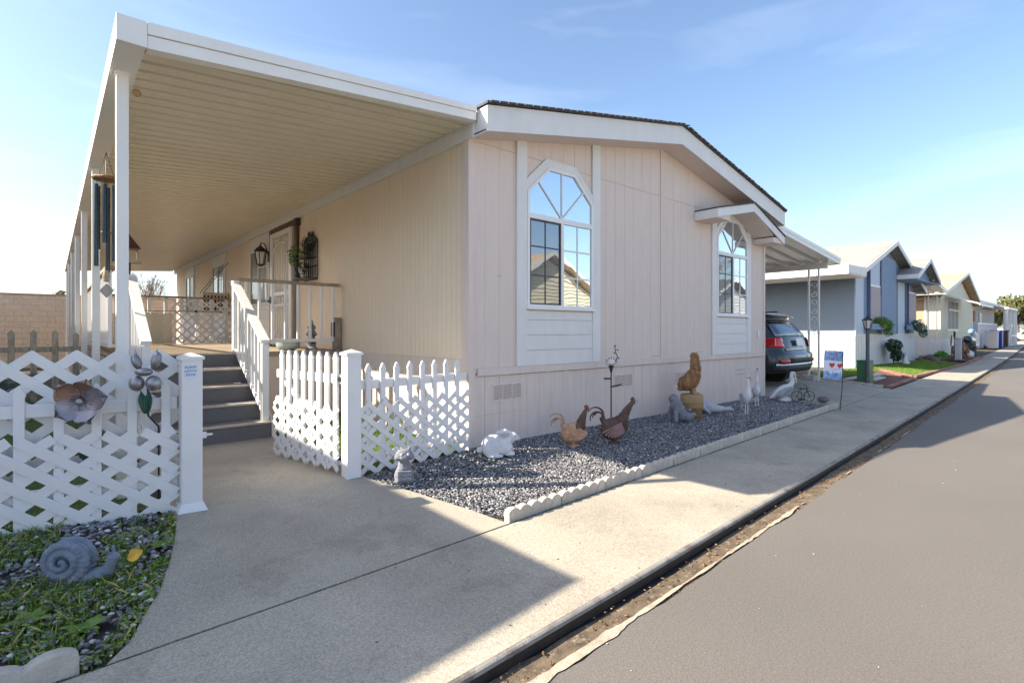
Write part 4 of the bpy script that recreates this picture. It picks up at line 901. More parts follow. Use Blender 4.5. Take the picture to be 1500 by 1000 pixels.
for r_ in range(2):
    for k in range(6): b.obox((-.045 + k * .018, -.0895, .10 - r_ * .038), (.004, .003, .020), (0, random.uniform(-.3, .3), 0)); b.obox((-.040 + k * .018, -.0896, .108 - r_ * .038 - (k % 3) * .007), (.010, .003, .004), (0, random.uniform(-.2, .2), 0))
b.build('carved_strokes', M['sealgrey'], T, local=True)
for s_ in (-1, 1):
    b = MB(); b.ell((s_ * .030, -.066, .268), (.013, .008, .013)); b.build('eye', M['statuewhite'], T, local=True, smooth=True)
# wading birds
def egret(lab, loc, rz, s, bend):
    T = thing('egret_statue', lab, 'statue', loc, rz, 'white wading bird statues'); b = MB()
    b.ell((0, 0, .24 * s), (.085 * s, .055 * s, .125 * s), (0, .55, 0)); b.chain([(-.05 * s, 0, .17 * s), (-.12 * s, 0, .07 * s)], [.045 * s, .015 * s])
    if bend: pts, rs = [(.04 * s, 0, .30 * s), (.085 * s, 0, .40 * s), (.04 * s, 0, .48 * s), (.05 * s, 0, .60 * s)], [.045 * s, .024 * s, .018 * s, .018 * s]
    else: pts, rs = [(.04 * s, 0, .30 * s), (.05 * s, 0, .42 * s), (.035 * s, 0, .54 * s)], [.045 * s, .024 * s, .020 * s]
    b.chain(pts, rs); h = pts[-1]; b.ell((h[0] + .012 * s, 0, h[2] + .005), (.034 * s, .024 * s, .024 * s)); b.build('body', M['statuewhite'], T, local=True, remesh=.0055, wob=.002)
    b = MB(); b.tube([(h[0] + .04 * s, 0, h[2]), (h[0] + .115 * s, 0, h[2] - .05 * s if not bend else h[2] + .03 * s)], [.010 * s, .002], 6); b.build('beak', M['carvedpale'], T, local=True)
    for sy in (-1, 1):
        b = MB(); b.ell((-.02 * s, sy * .05 * s, .22 * s), (.09 * s, .015 * s, .055 * s), (0, .75, 0)); b.build('wing', M['birdgrey'], T, local=True, smooth=True)
        b = MB(); b.tube([(0, sy * .022, .16 * s), (.015, sy * .022, .08 * s), (.0, sy * .022, .0)], .008, 6)
        for a in (-.5, 0, .5): b.tube([(0, sy * .022, .008), (.045 * math.cos(a), sy * .022 + .03 * math.sin(a), .003)], .005, 4)
        b.build('leg', M['statuewhite'], T, local=True)
    return T
egret('slim white egret statue with upright neck, nearer the pavement of the pair', (5.05, -.82, -.05), RZ - 1.4, 1.12, False)
egret('white heron statue with grey wings, standing nearer the house corner of the pair', (6.05, -.55, -.04), RZ - 1.9, 1.1, True)
T = thing('pelican_statue', 'white stone pelican with long beak beside the black bicycle ornament', 'statue', (7.22, -.55, -.03), RZ + .1)
b = MB(); b.ell((0, 0, .17), (.21, .10, .105), (0, -.5, 0)); b.chain([(-.12, 0, .11), (-.27, 0, .04)], [.07, .02]); b.chain([(.12, 0, .24), (.19, 0, .34), (.16, 0, .45), (.17, 0, .49)], [.065, .04, .035, .035]); b.ell((.19, 0, .505), (.055, .04, .04)); b.build('body', M['statuewhite'], T, local=True, remesh=.007, wob=.002)
b = MB(); b.chain([(.235, 0, .49), (.245, 0, .40), (.27, 0, .30)], [.022, .024, .008]); b.build('beak', mat('pale beak', (.62, .58, .36), .6), T, local=True, remesh=.005)
for sy in (-1, 1):
    b = MB(); b.ell((-.05, sy * .09, .16), (.19, .022, .06), (0, -.45, 0)); b.build('wing', M['birdgrey'], T, local=True, smooth=True)
b = MB(); b.lathe((0.02, 0, 0), [(.12, -.02), (.11, .02), (.05, .05)], 12); b.build('base', M['statuewhite'], T, local=True)
# bicycle ornament
T = thing('bicycle_ornament', 'small black wire bicycle plant stand in front of the parked car', 'plant stand', (7.30, -.86, -.05), RZ)
T.scale = (.8, .8, .8)
def ringpts(c, r, n=20): return [(c[0] + r * math.cos(2 * math.pi * i / n), c[1], c[2] + r * math.sin(2 * math.pi * i / n)) for i in range(n + 1)]
for c in ((-.13, 0, .13), (.17, 0, .13)):
    b = MB(); b.tube(ringpts(c, .125), .008, 5)
    for k in range(6): a = k * math.pi / 3; b.tube([c, (c[0] + .125 * math.cos(a), c[1], c[2] + .125 * math.sin(a))], .004, 4)
    b.build('wheel', M['wire'], T, local=True)
b = MB(); b.tube([(-.13, 0, .13), (-.05, 0, .30), (.12, 0, .30), (.17, 0, .13)], .008, 5); b.tube([(-.05, 0, .30), (.04, 0, .12), (.12, 0, .30)], .007, 5); b.tube([(.12, 0, .30), (.10, 0, .38), (.06, .06, .40)], .007, 5); b.build('frame', M['wire'], T, local=True)
b = MB(); b.lathe((.02, 0, .31), [(.02, 0), (.13, .005), (.14, .03), (.12, .03), (.11, .012)], 18); b.build('tray', M['leadgrey'], T, local=True)
# rocks at the far end of the bed
for k, (x_, y_, s_, lb) in enumerate(((7.62, -1.12, .10, 'low brown flat rock at the far corner of the gravel bed'), (6.55, -.28, .07, 'pale round stone beside the house corner behind the pelican'), (7.5, -.78, .05, 'small tan stone between the bicycle and the flat rock'), (4.25, -1.28, .045, 'lone pale cobble near the edging in the shaded gravel'))):
    b = MB(); b.ell((0, 0, s_ * .3), (s_ * 1.3, s_, s_ * .55)); b.ell((s_ * .7, s_ * .2, s_ * .25), (s_ * .8, s_ * .7, s_ * .42)); o = b.build('garden_rock', M['rock'] if k != 1 else M['edge'], remesh=s_ * .09, wob=s_ * .12); o.location = (x_, y_, -.04); o.rotation_euler.z = k; tag(o, lb, 'rock')
# garden flag
T = thing('garden_flag', 'small blue and white garden flag with red hearts on a leaning black stake', 'flag', (7.16, -1.54, -.10), RZ + .10)
b = MB(); b.tube([(0, 0, -.08), (.045, 0, .35), (.07, 0, 1.03)], .008, 6); b.tube([(.07, 0, 1.03), (-.32, 0, 1.07)], .006, 5); b.build('stake', M['wire'], T, local=True)
def flagpt(u, v): return (.055 - .37 * u + .012 * v * 2 - (.015 + .02 * v) * (1 - v), -.006 + .012 * math.sin(u * 5 + v * 2), 1.045 - .50 * (1 - v) + .03 * u - .02)
def flagband(v0, v1, name, m, par, off=0, u0=0, u1=1):
    b = MB(); n = 12
    for i in range(n):
        ua, ub = u0 + (u1 - u0) * i / n, u0 + (u1 - u0) * (i + 1) / n; q = [flagpt(ua, v0), flagpt(ub, v0), flagpt(ub, v1), flagpt(ua, v1)]
        b.prism([(p[0], p[1] - off, p[2]) for p in q], (0, .0012, 0))
    return b.build(name, m, par, local=True)
cl = flagband(.28, .66, 'cloth', M['flagwhite'], T); flagband(.66, 1, 'top_band', M['flagblue'], T); flagband(0, .28, 'bottom_band', M['flagblue'], T)
for u in (.42, .86):
    b = MB(); c = flagpt(1 - u, .5); pts = []
    for i in range(22): t = 2 * math.pi * i / 22; pts.append((c[0] + .0034 * 16 * math.sin(t) ** 3, c[1] - .004, c[2] + .0034 * (13 * math.cos(t) - 5 * math.cos(2 * t) - 2 * math.cos(3 * t) - math.cos(4 * t))))
    b.prism(pts, (0, .001, 0)); b.build('heart', M['red'], T, local=True)
b = MB()
for r_, (v, u0, n, m_) in enumerate(((.88, .25, 7, .9), (.78, .2, 9, 1), (.36, .55, 5, .9))):
    for k in range(n):
        c = flagpt(1 - (u0 + k * .075), v); b.obox((c[0], c[1] - .003, c[2]), (.006, .001, .026), (0, random.uniform(-.4, .4), 0)); b.obox((c[0] + .006, c[1] - .003, c[2] - .008 + .012 * (k % 2)), (.014, .001, .005))
b.build('lettering', M['pinkink'], T, local=True)
b = MB()
for k in range(26): c = flagpt(random.random(), random.uniform(.22, .34)); r_ = random.uniform(.008, .02); b.lathe((0, 0, 0), [(0, 0), (.0, .0)], 3) if False else b.obox((c[0], c[1] - .003, c[2]), (r_ * 2, .001, r_ * 1.6), (0, random.random() * 3, 0))
b.build('cloud_marks', M['flagwhite'], T, local=True)

# ============================================================ SNAIL AND METAL FLOWERS BY THE LEFT FENCE
T = thing('snail_statue', 'blue grey snail statue with a spiral shell in the weedy bed', 'statue', (-3.47, -1.02, -.075), RZ + .12)
b = MB(); b.ell((0, 0, .125), (.118, .038, .112)); b.ell((.0, 0, .08), (.115, .05, .07)); b.build('shell_core', M['snailblue'], T, local=True, remesh=.006)
b = MB()
for sy in (-1, 1):
    pts = []; rr = []
    for i in range(64):
        t = i / 63; a = -1.2 + t * 2 * math.pi * 2.6; r_ = .106 * (1 - t) ** .95 + .003; pts.append((-.004 + r_ * math.cos(a) * 1.03, sy * (.030 + .030 * t), .125 + r_ * math.sin(a))); rr.append(.0215 * (1 - t) ** .5 + .0055)
    b.chain(pts, rr, step=.3)
b.build('spiral_shell', M['snailblue'], T, local=True, remesh=.0042, wob=.0012)
b = MB(); b.chain([(-.11, 0, .01), (.04, 0, .02), (.13, 0, .035), (.20, 0, .06), (.225, 0, .115)], [.025, .045, .038, .030, .026]); b.ell((.23, 0, .13), (.032, .028, .028)); b.build('body', M['snailblue'], T, local=True, remesh=.005, wob=.002)
for sy in (-1, 1): b = MB(); b.chain([(.225, sy * .013, .148), (.213, sy * .026, .172)], [.008, .006]); b.ell((.212, sy * .028, .176), (.010, .010, .010)); b.build('feeler', M['snailblue'], T, local=True, remesh=.003)
def leafshape(name, lab, c, L_, m, rz, tilt):
    b = MB(); n = 9; top = []; 
    for i in range(n): t = i / (n - 1); top.append((t * L_, math.sin(math.pi * t) ** .8 * L_ * .42, .012 * math.sin(math.pi * t)))
    for i in range(n - 1):
        b.add([(top[i][0], 0, .0), (top[i + 1][0], 0, 0), top[i + 1], top[i]], [(0, 1, 2, 3)]); b.add([(top[i][0], 0, 0), (top[i + 1][0], 0, 0), (top[i + 1][0], -top[i + 1][1], top[i + 1][2]), (top[i][0], -top[i][1], top[i][2])], [(3, 2, 1, 0)])
    o = b.build(name, m, local=True); o.location = c; o.rotation_euler = (tilt, -.5, rz); md = o.modifiers.new('s', 'SOLIDIFY'); md.thickness = .0012; tag(o, lab, 'leaf'); return o
leafshape('fallen_leaf', 'yellow fallen leaf beside the head of the blue grey snail', (-3.22, -1.16, .025), .085, M['yleaf'], -.4, 1.0)
def dandelion(x, y, s, lab, m):
    T = thing('broad_leaf_weed', lab, 'weed', (x, y, gz(x, y) - .01), random.random() * 6, 'broad leaved weeds in the snail bed')
    for k in range(9):
        a = k * .7 + random.uniform(-.2, .2); L_ = s * random.uniform(.7, 1.2); b = MB(); n = 7; P_ = []
        for i in range(n): t = i / (n - 1); P_.append((t * L_, (.16 + .1 * (i % 2)) * L_ * math.sin(math.pi * min(1, t * .9 + .08)), .05 * L_ + L_ * (.75 * t - .45 * t * t)))
        ca, sa = math.cos(a), math.sin(a)
        for i in range(n - 1):
            for s2 in (-1, 1):
                q = [(P_[i][0], 0, P_[i][2] - .004), (P_[i + 1][0], 0, P_[i + 1][2] - .004), (P_[i + 1][0], s2 * P_[i + 1][1], P_[i + 1][2]), (P_[i][0], s2 * P_[i][1], P_[i][2])]
                b.add([(p[0] * ca - p[1] * sa, p[0] * sa + p[1] * ca, p[2]) for p in q], [(0, 1, 2, 3)])
        b.build('leaf', m, T, local=True)
    return T
wl = mat('weed rosette', (.13, .22, .035), .5, .3, 40, .1)
random.seed(4)
for x_, y_, s_, lb in ((-3.42, -1.62, .09, 'broad leaved weed rosette by the worn edging block'), (-3.62, -1.40, .10, 'upright yellow green weed just in front of the snail shell'), (-3.18, -1.45, .07, 'small weed rosette at the path edge beside the snail'), (-3.02, -.85, .08, 'bright weed clump at the path edge behind the snail'), (-3.85, -1.25, .10, 'leafy weed left of the snail shell'), (-3.5, -.62, .07, 'leafy weed under the lattice fence behind the snail'), (-3.28, -.95, .06, 'low weed between the snail head and the lattice fence')): dandelion(x_, y_, s_, lb, wl)
# ribbed copper flower
FP = Vector((-3.30, -.100, .0))
T = thing('metal_flower', 'large copper and purple metal flower with ribbed petals before the lattice fence', 'garden ornament', (FP.x, FP.y, 0), RZ + .15)
b = MB(); b.tube([(0, 0, -.1), (.01, 0, .4), (0, 0, .62), (0, -.13, .72), (0, -.14, .82)], .007, 6); b.build('stem', M['greenmetal'], T, local=True)
def petal(mb, a, L_, W_, cz, cup=.35, y0=-.02, ribs=9):
    nu, nv = 18, 8; ca, sa = math.cos(a), math.sin(a); k0 = len(mb.v); vs = []
    for i in range(nv + 1):
        t = i / nv; r_ = .02 + (L_ - .02) * t; w_ = W_ * max(.0, 1 - ((t - .60) / .62 if t < .6 else (t - .60) / .40) ** 2) ** .5 + .004
        for j in range(nu + 1):
            s = j / nu * 2 - 1; yy = y0 - cup * L_ * (t ** 1.6) * .6 + .25 * W_ * s * s * -.3 + .0045 * math.cos(s * math.pi * ribs) * math.sin(math.pi * t)
            px, pz = r_ * (1 - .18 * s * s * t), s * w_
            vs.append((px * ca - pz * sa, yy, cz + px * sa + pz * ca))
    fs = [(i * (nu + 1) + j, i * (nu + 1) + j + 1, (i + 1) * (nu + 1) + j + 1, (i + 1) * (nu + 1) + j) for i in range(nv) for j in range(nu)]
    mb.add(vs, fs)
pc = [mat('copper petal', (.36, .225, .18), .36, .3, 9, .2, 60, metal=.7), mat('purple grey petal', (.26, .235, .275), .34, .3, 9, .2, 60, metal=.7)]
for k, (a, L_) in enumerate(((1.25, .165), (2.55, .185), (3.75, .175), (5.15, .17), (.18, .20))):
    b = MB(); petal(b, a, L_ * .98, .072, .83, y0=-.16 - .003 * k); o = b.build('petal', pc[0 if k in (0, 1) else 1], T, local=True, smooth=True); md = o.modifiers.new('s', 'SOLIDIFY'); md.thickness = .002
b = MB(); b.ell((0, -.185, .83), (.026, .018, .026))
for k in range(18): a = k * 2 * math.pi / 18; b.tube([(0, -.18, .83), (.055 * math.cos(a), -.202, .83 + .055 * math.sin(a))], .0025, 4); b.ell((.055 * math.cos(a), -.202, .83 + .055 * math.sin(a)), (.005, .005, .005), nu=6, nv=4)
b.build('flower_centre', M['silver'], T, local=True)
for s_ in (-1, 1):
    b = MB(); petal(b, math.pi / 2 - s_ * .9, .14, .035, .38, cup=.1, y0=-.01, ribs=2); o = b.build('leaf', M['greenmetal'], T, local=True, smooth=True); md = o.modifiers.new('s', 'SOLIDIFY'); md.thickness = .002
# bulb flower
BK = 1.45
T = thing('metal_tulip', 'silver metal tulip bulbs with green metal leaves on a stake beside the noted gate post', 'garden ornament', (-2.945, -.165, 0), RZ + .1)
b = MB(); b.tube([(0, 0, -.1), (.0, 0, .5), (.0, .0, .60), (0, -.13, .70), (0, -.14, .96)], .007, 6); b.build('stem', M['wire'], T, local=True)
for c, r_, ro in (((-.045, -.01, 1.07), (.022, .02, .042), -.35), ((.045, -.01, 1.075), (.022, .02, .042), .3), ((-.038, -.02, .965), (.034, .03, .038), 0), ((.038, -.02, .965), (.034, .03, .038), 0), ((0, -.03, 1.02), (.04, .028, .020), 0)):
    r_ = tuple(q * BK for q in r_); c = (c[0] * BK, c[1] * BK - .14, .985 + (c[2] - 1.0) * BK); b = MB(); b.ell(c, r_, (0, ro, 0)); b.chain([c, (c[0] * 1.1, c[1], c[2] + r_[2] * 1.25)], [r_[0] * .7, .003]) if c[2] > 1.05 else None; b.build('bulb', M['silver'], T, local=True, smooth=True)
for s_ in (-1, 1):
    b = MB(); petal(b, math.pi / 2 - s_ * .16, .19, .026, .70, cup=.1, y0=-.155, ribs=1); o = b.build('leaf', M['greenmetal'], T, local=True, smooth=True); md = o.modifiers.new('s', 'SOLIDIFY'); md.thickness = .002

# ============================================================ ON AND ABOVE THE PORCH
# wind chime
T = thing('wind_chime', 'large wind chime with dark teal tubes and a wooden disc hanging by the front post', 'wind chime', (-3.07, 2.75, 3.35))
b = MB(); b.lathe((-3.07, 2.75, 3.03), [(.02, -.02), (.125, -.018), (.135, .0), (.125, .016), (.02, .02)], 24); b.build('top_disc', M['carved'], T)
b = MB()
for k in range(3): a = k * 2.09 + .4; b.tube([(-3.07 + .09 * math.cos(a), 2.75 + .09 * math.sin(a), 3.04), (-3.07, 2.75, 3.33)], .003, 4)
b.tube([(-3.07, 2.75, 3.05), (-3.07, 2.75, 1.95)], .003, 4); b.build('cord', M['wire'], T)
for k, (a, L_) in enumerate(((.3, .80), (1.35, .98), (2.4, .72), (3.45, .92), (4.5, .66), (5.5, .86))):
    b = MB(); x_, y_ = -3.07 + .095 * math.cos(a), 2.75 + .095 * math.sin(a); b.tube([(x_, y_, 2.95), (x_, y_, 2.95 - L_)], .021, 12); b.tube([(x_, y_, 3.02), (x_, y_, 2.95)], .003, 4); b.build('chime_tube', M['teal'], T, smooth=False)
b = MB(); b.lathe((-3.07, 2.75, 2.42), [(.045, -.01), (.05, 0), (.045, .01)], 16); b.build('striker', M['carved'], T)
b = MB(); b.lathe((-3.07, 2.75, 1.93), [(.03, -.07), (.035, 0), (.02, .06)], 12); b.build('weight', M['barewood'], T)
b = MB(); b.prism([(-3.07 - .06, 2.75 + .05, 1.76), (-3.07, 2.75, 1.68), (-3.07 + .06, 2.75 - .05, 1.76), (-3.07, 2.75, 1.84)], (.008, .01, 0)); b.build('wind_sail', M['leadgrey'], T)
# bird feeder on the newel post
T = thing('bird_feeder', 'small brown roofed bird feeder on the left stair newel post', 'bird feeder', (-2.77, 3.75, 2.12))
b = MB(); c = (-2.77, 3.75); b.add([(c[0] - .12, c[1] - .12, 2.38), (c[0] + .12, c[1] - .12, 2.38), (c[0] + .12, c[1] + .12, 2.38), (c[0] - .12, c[1] + .12, 2.38), (c[0], c[1], 2.58)], [(0, 1, 4), (1, 2, 4), (2, 3, 4), (3, 0, 4), (3, 2, 1, 0)]); b.build('roof', M['brown'], T)
b = MB(); b.box(c[0] - .13, c[1] - .13, 2.20, c[0] + .13, c[1] + .13, 2.23); b.build('tray', M['barewood'], T)
for i, (sx, sy) in enumerate(((-1, -1), (1, -1), (-1, 1), (1, 1))): b = MB(); b.box(c[0] + sx * .10 - .008, c[1] + sy * .10 - .008, 2.23, c[0] + sx * .10 + .008, c[1] + sy * .10 + .008, 2.38); b.build('corner_post', M['barewood'], T)
b = MB(); b.tube([(c[0], c[1], 2.0), (c[0], c[1], 2.20)], .02, 8); b.build('stem', M['wire'], T)
# wall lantern
T = thing('wall_lantern', 'black coach lantern on the wall left of the security door', 'lantern', (-.03, 7.12, 2.95))
cx, cy = -.20, 7.12
b = MB(); b.box(-.045, cy - .05, 2.78, -.031, cy + .05, 3.0); b.tube([(-.04, cy, 2.92), (-.12, cy, 3.16), (cx, cy, 3.17), (cx, cy, 3.12)], .012, 6); b.build('bracket', M['wire'], T)
b = MB(); b.lathe((cx, cy, 2.98), [(.125, 0), (.13, .015), (.08, .08), (.03, .12), (.012, .15)], 6); b.build('lantern_cap', M['wire'], T); b = MB(); b.lathe((cx, cy, 2.70), [(.02, -.03), (.07, 0), (.075, .02)], 6); b.build('lantern_base', M['wire'], T)
b = MB()
for k in range(6): a = k * math.pi / 3; b.tube([(cx + .07 * math.cos(a), cy + .07 * math.sin(a), 2.71), (cx + .115 * math.cos(a), cy + .115 * math.sin(a), 2.985)], .008, 4)
b.build('cage', M['wire'], T)
b = MB(); b.lathe((cx, cy, 2.72), [(.058, 0), (.100, .255)], 6); b.build('lamp_glass', M['lampglass'], T)
# trellis shelf with trailing plants
T = thing('wall_trellis', 'black iron wall trellis shelf on the siding right of the security door', 'trellis', (-.02, 4.72, 2.6))
ya, yb_ = 4.40, 5.02; b = MB()
for k in range(7): y_ = ya + (yb_ - ya) * k / 6; b.tube([(-.03, y_, 2.22), (-.03, y_, 2.90 + .10 * math.sin(math.pi * k / 6))], .010, 5)
for zz in (2.22, 2.46, 2.88): b.tube([(-.03, ya, zz), (-.03, yb_, zz)], .012, 5)
b.tube([(-.03, ya + (yb_ - ya) * k / 12, 2.90 + .12 * math.sin(math.pi * k / 12)) for k in range(13)], .013, 5)
for s_ in (-1, 1): scroll(b, (-.03, (ya + yb_) / 2 + s_ * .08, 3.04), .06, s_, rt=.009)
b.build('grille', M['wire'], T)
b = MB(); b.box(-.24, ya, 2.22, -.03, yb_, 2.24); b.build('shelf', M['wire'], T); b = MB(); b.box(-.20, ya + .05, 2.60, -.03, yb_ - .05, 2.62); b.build('shelf', M['wire'], T)
for k, (c, r_, nn, lb) in enumerate((((-.18, 5.05, 2.72), (.14, .14, .16), 420, 'trailing ivy hanging from the left side of the iron trellis'), ((-.10, 4.66, 2.86), (.11, .22, .14), 460, 'dark ivy in the upper shelf of the iron trellis'), ((-.16, 4.80, 2.44), (.12, .20, .12), 420, 'dark ivy with pale flowers in the lower shelf of the iron trellis'))):
    T = thing('ivy_plant', lb, 'plant', c, 0, 'ivy on the wall trellis')
    leaf_cloud('leaves', M['bushdark'] if k else M['fern'], [c, (c[0], c[1] + .08, c[2] - .12)], [r_, (r_[0] * .7, r_[1] * .5, r_[2] * .8)], nn, .022, T, droop=0)
    b = MB(); b.lathe((c[0], c[1], c[2] - r_[2] * .9), [(.04, 0), (.06, .10), (.065, .11)], 12); b.build('pot', M['wire'] if k < 2 else M['vinyl'], T)
# things on the deck
T = thing('lantern_statue', 'dark grey tiered stone lantern on the deck edge below the trellis', 'statue', (-.42, 3.62, 1.0))
b = MB(); b.lathe((-.42, 3.62, 1.0), [(.085, 0), (.09, .03), (.06, .06), (.07, .11), (.085, .16), (.05, .19), (.055, .22), (.09, .25), (.06, .29), (.045, .33), (.07, .355), (.04, .40), (.02, .43), (.028, .45), (.003, .49)], 14); b.build('stone_body', M['statuegrey'], T)
b = MB(); b.box(-.45, 3.545, 1.10, -.39, 3.56, 1.16); b.build('opening', M['plastic'], T)
T = thing('glazed_bowl', 'low blue grey glazed bowl on the deck in front of the security door', 'bowl', (-.75, 3.75, 1.0))
b = MB(); b.lathe((-.75, 3.75, 1.0), [(.10, 0), (.15, .03), (.17, .09), (.155, .14), (.165, .15), (.15, .15), (.14, .10)], 20); b.build('bowl_body', M['hose'], T, smooth=True)
b = MB(); b.lathe((-1.28, 3.95, 1.0), [(.07, 0), (.10, .10), (.105, .12), (.09, .12), (.085, .09)], 16); tag(b.build('plant_pot', M['plastic'], smooth=True), 'small black plant pot on the deck behind the right stair rail', 'pot')
b = MB(); b.box(-.135, 3.40, 1.22, -.128, 3.52, 1.44); b.tube([(-.14, 3.40, 1.22), (-.14, 3.40, 1.44), (-.14, 3.52, 1.44), (-.14, 3.52, 1.22), (-.14, 3.40, 1.22)], .006, 4); tag(b.build('deck_light', M['wire']), 'small dark framed fitting on the end post of the deck', 'lamp')
# window air conditioner
T = thing('air_conditioner', 'beige window air conditioner hung on rods beside the middle porch window', 'air conditioner', (-.3, 10.9, 1.9))
b = MB(); b.box(-.62, 10.55, 1.78, -.035, 11.0, 2.30); b.build('casing', mat('beige plastic', (.55, .47, .37), .6, .04), T, bevel=.01)
b = MB()
for k in range(7): b.box(-.60 + k * .08, 10.54, 1.84, -.56 + k * .08, 10.549, 2.22)
b.build('grille_slots', M['plastic'], T)
b = MB(); b.tube([(-.6, 10.55, 2.30), (-.03, 10.6, 3.1)], .008, 5); b.build('rod', M['wire'], T)
b = MB(); b.tube([(-.6, 11.0, 2.30), (-.03, 11.0, 3.1)], .008, 5); b.build('rod', M['wire'], T)

# ============================================================ LEFT BACKGROUND
T = thing('block_wall', 'tall tan concrete block wall at the back of the yard', 'wall', (-5, 21, 0))
b = MB(); b.box(-30, 21, -.1, 30, 21.2, 2.60); b.build('blocks', M['bwall'], T)
b = MB(); b.box(-30, 20.97, 2.602, 30, 21.23, 2.66); b.build('cap_course', M['cap'], T)
T = thing('old_picket_fence', 'weathered grey brown wooden picket fence before the block wall', 'fence', (-5, 7, 0))
for k in range(22):
    x_ = -3.22 - k * .27; b = MB(); picket(b, (x_, 7.0 + random.uniform(-.01, .01)), Vector((1, 0, 0)), .0, 1.30 + random.uniform(-.03, .02), .085, .022); b.build('picket', M['oldwood'], T)
b = MB(); b.box(-9.2, 7.02, .95, -3.1, 7.06, 1.04); b.build('rail', M['oldwood'], T)
b = MB(); b.box(-9.2, 7.02, .25, -3.1, 7.06, .34); b.build('rail', M['oldwood'], T)
# sago palm
T = thing('sago_palm', 'low dark feathery sago palm behind the left lattice fence', 'palm', (-4.12, 1.75, 0))
b = MB(); b.lathe((-4.12, 1.75, 0), [(.13, 0), (.15, .3), (.13, .50), (.06, .58)], 12); b.build('trunk', M['bark'], T)
random.seed(21)
for k in range(26):
    a = k * 2.4; L_ = random.uniform(.5, .78); el = random.uniform(.25, 1.1); vs = []; b = MB(); pts = []
    for i in range(13):
        t = i / 12; r_ = L_ * t * math.cos(el * (1 - .5 * t)); z_ = .66 + .8 * L_ * (math.sin(el) * t - .45 * t * t); pts.append(Vector((-4.12 + r_ * math.cos(a), 1.75 + r_ * math.sin(a), z_)))
    b.tube(pts, .006, 4); sd_ = Vector((-math.sin(a), math.cos(a), 0))
    for i in range(24):
        t = (i + 1) / 25 * 12; j = int(t); p = pts[j].lerp(pts[min(12, j + 1)], t - j); l_ = .15 * math.sin(math.pi * min(.97, (i + 3) / 27))
        for s_ in (-1, 1): e_ = p + sd_ * s_ * l_ + (pts[12] - pts[0]).normalized() * l_ * .5 + Vector((0, 0, .25 * l_)); w_ = Vector((0, 0, .006)); b.add([p - w_, e_, p + w_ + (pts[12] - pts[0]).normalized() * .008], [(0, 1, 2)])
    b.build('frond', M['frond'], T)
# bare trees behind the wall
def baretree(lab, loc, h, seed, r=.10, dep=6, m='twig', group='bare trees beyond the block wall', spread=.55):
    random.seed(seed); T = thing('bare_tree', lab, 'tree', loc, 0, group)
    b = MB(); b.tube([Vector(loc) - Vector((0, 0, .3)), Vector(loc) + Vector((.05, 0, h * .28))], [r * 1.2, r], 8); b.build('trunk', M['bark'], T)
    b = MB()
    for k in range(5):
        a = k * 1.26; branches(b, Vector(loc) + Vector((.05, 0, h * .26)), Vector((math.cos(a) * .7, math.sin(a) * .7, 1)), h * .20, r * .6, dep, spread, (2, 3), .2, .007)
    b.build('crown', M[m], T); return T
baretree('bare pinkish twiggy tree beyond the block wall, framed under the awning', (.2, 30.5, 0), 4.9, 5, .11, 6)
baretree('low bare tree beyond the block wall between the awning posts', (-2.0, 34, 0), 3.6, 9, .09, 5)
def tree(lab, loc, h, rw, seed, m='olive', n=5000, size=.22, group='green trees beyond the houses', nb=9, name='leafy_tree'):
    random.seed(seed); T = thing(name, lab, 'tree', loc, 0, group); L_ = Vector(loc)
    b = MB(); b.tube([L_ - Vector((0, 0, .3)), L_ + Vector((rw * .03, 0, h * .2)), L_ + Vector((0, 0, h * .45))], [h * .04, h * .03, h * .02], 8)
    cs = []; rs = []
    for k in range(nb):
        a = k * 2.4 + random.random(); q = rw * math.sqrt(random.random()) * .75; zc = h * random.uniform(.42, .86); c = L_ + Vector((q * math.cos(a), q * math.sin(a), zc)); rr = rw * random.uniform(.28, .46); cs.append(tuple(c)); rs.append((rr, rr, rr * .75))
        b.tube([L_ + Vector((0, 0, h * .3)), L_.lerp(c, .6) + Vector((0, 0, h * .12)), c], [h * .018, h * .012, h * .005], 5)
    b.build('trunk', M['bark'], T)
    leaf_cloud('crown', M[m], cs, rs, n, size, T, shell=.35); return T
tree('small yellow green tree top above the block wall at far left', (-3.0, 40, 0), 4.3, 1.2, 31, n=900, size=.16)

# ============================================================ CARPORT AND CAR
T = thing('carport', 'white aluminium carport with a ribbed roof on the right side of the beige house', 'carport', (9.8, 6, 0))
def zc(x): return 3.50 - (x - 7.74) * .10
b = MB(); y = -.02
while y < 15.9:
    pr = [(0, 0), (.22, 0), (.25, .11), (.37, .11), (.40, 0)]
    for (ya, z0), (yb_, z1) in zip(pr, pr[1:]): b.add([(7.74, y + ya, zc(7.74) - .02 + z0), (11.9, y + ya, zc(11.9) - .02 + z0), (11.9, y + yb_, zc(11.9) - .02 + z1), (7.74, y + yb_, zc(7.74) - .02 + z1)], [(0, 1, 2, 3)])
    y += .40
b.build('roof_panel', M['alum'], T)
b = MB(); b.add([(7.74, -.05, zc(7.74) + .11), (11.95, -.05, zc(11.95) + .11), (11.95, 16, zc(11.95) + .11), (7.74, 16, zc(7.74) + .11)], [(0, 1, 2, 3)]); b.build('top_sheet', M['alum'], T)
b = MB(); b.prism([(7.74, -.09, zc(7.74) - .03), (11.99, -.09, zc(11.99) - .03), (11.99, -.09, zc(11.99) + .135), (7.74, -.09, zc(7.74) + .135)], (0, .05, 0)); b.prism([(7.74, -.10, zc(7.74) + .06), (11.99, -.10, zc(11.99) + .06), (11.99, -.10, zc(11.99) + .135), (7.74, -.10, zc(7.74) + .135)], (0, .009, 0)); b.build('front_fascia', M['alum'], T)
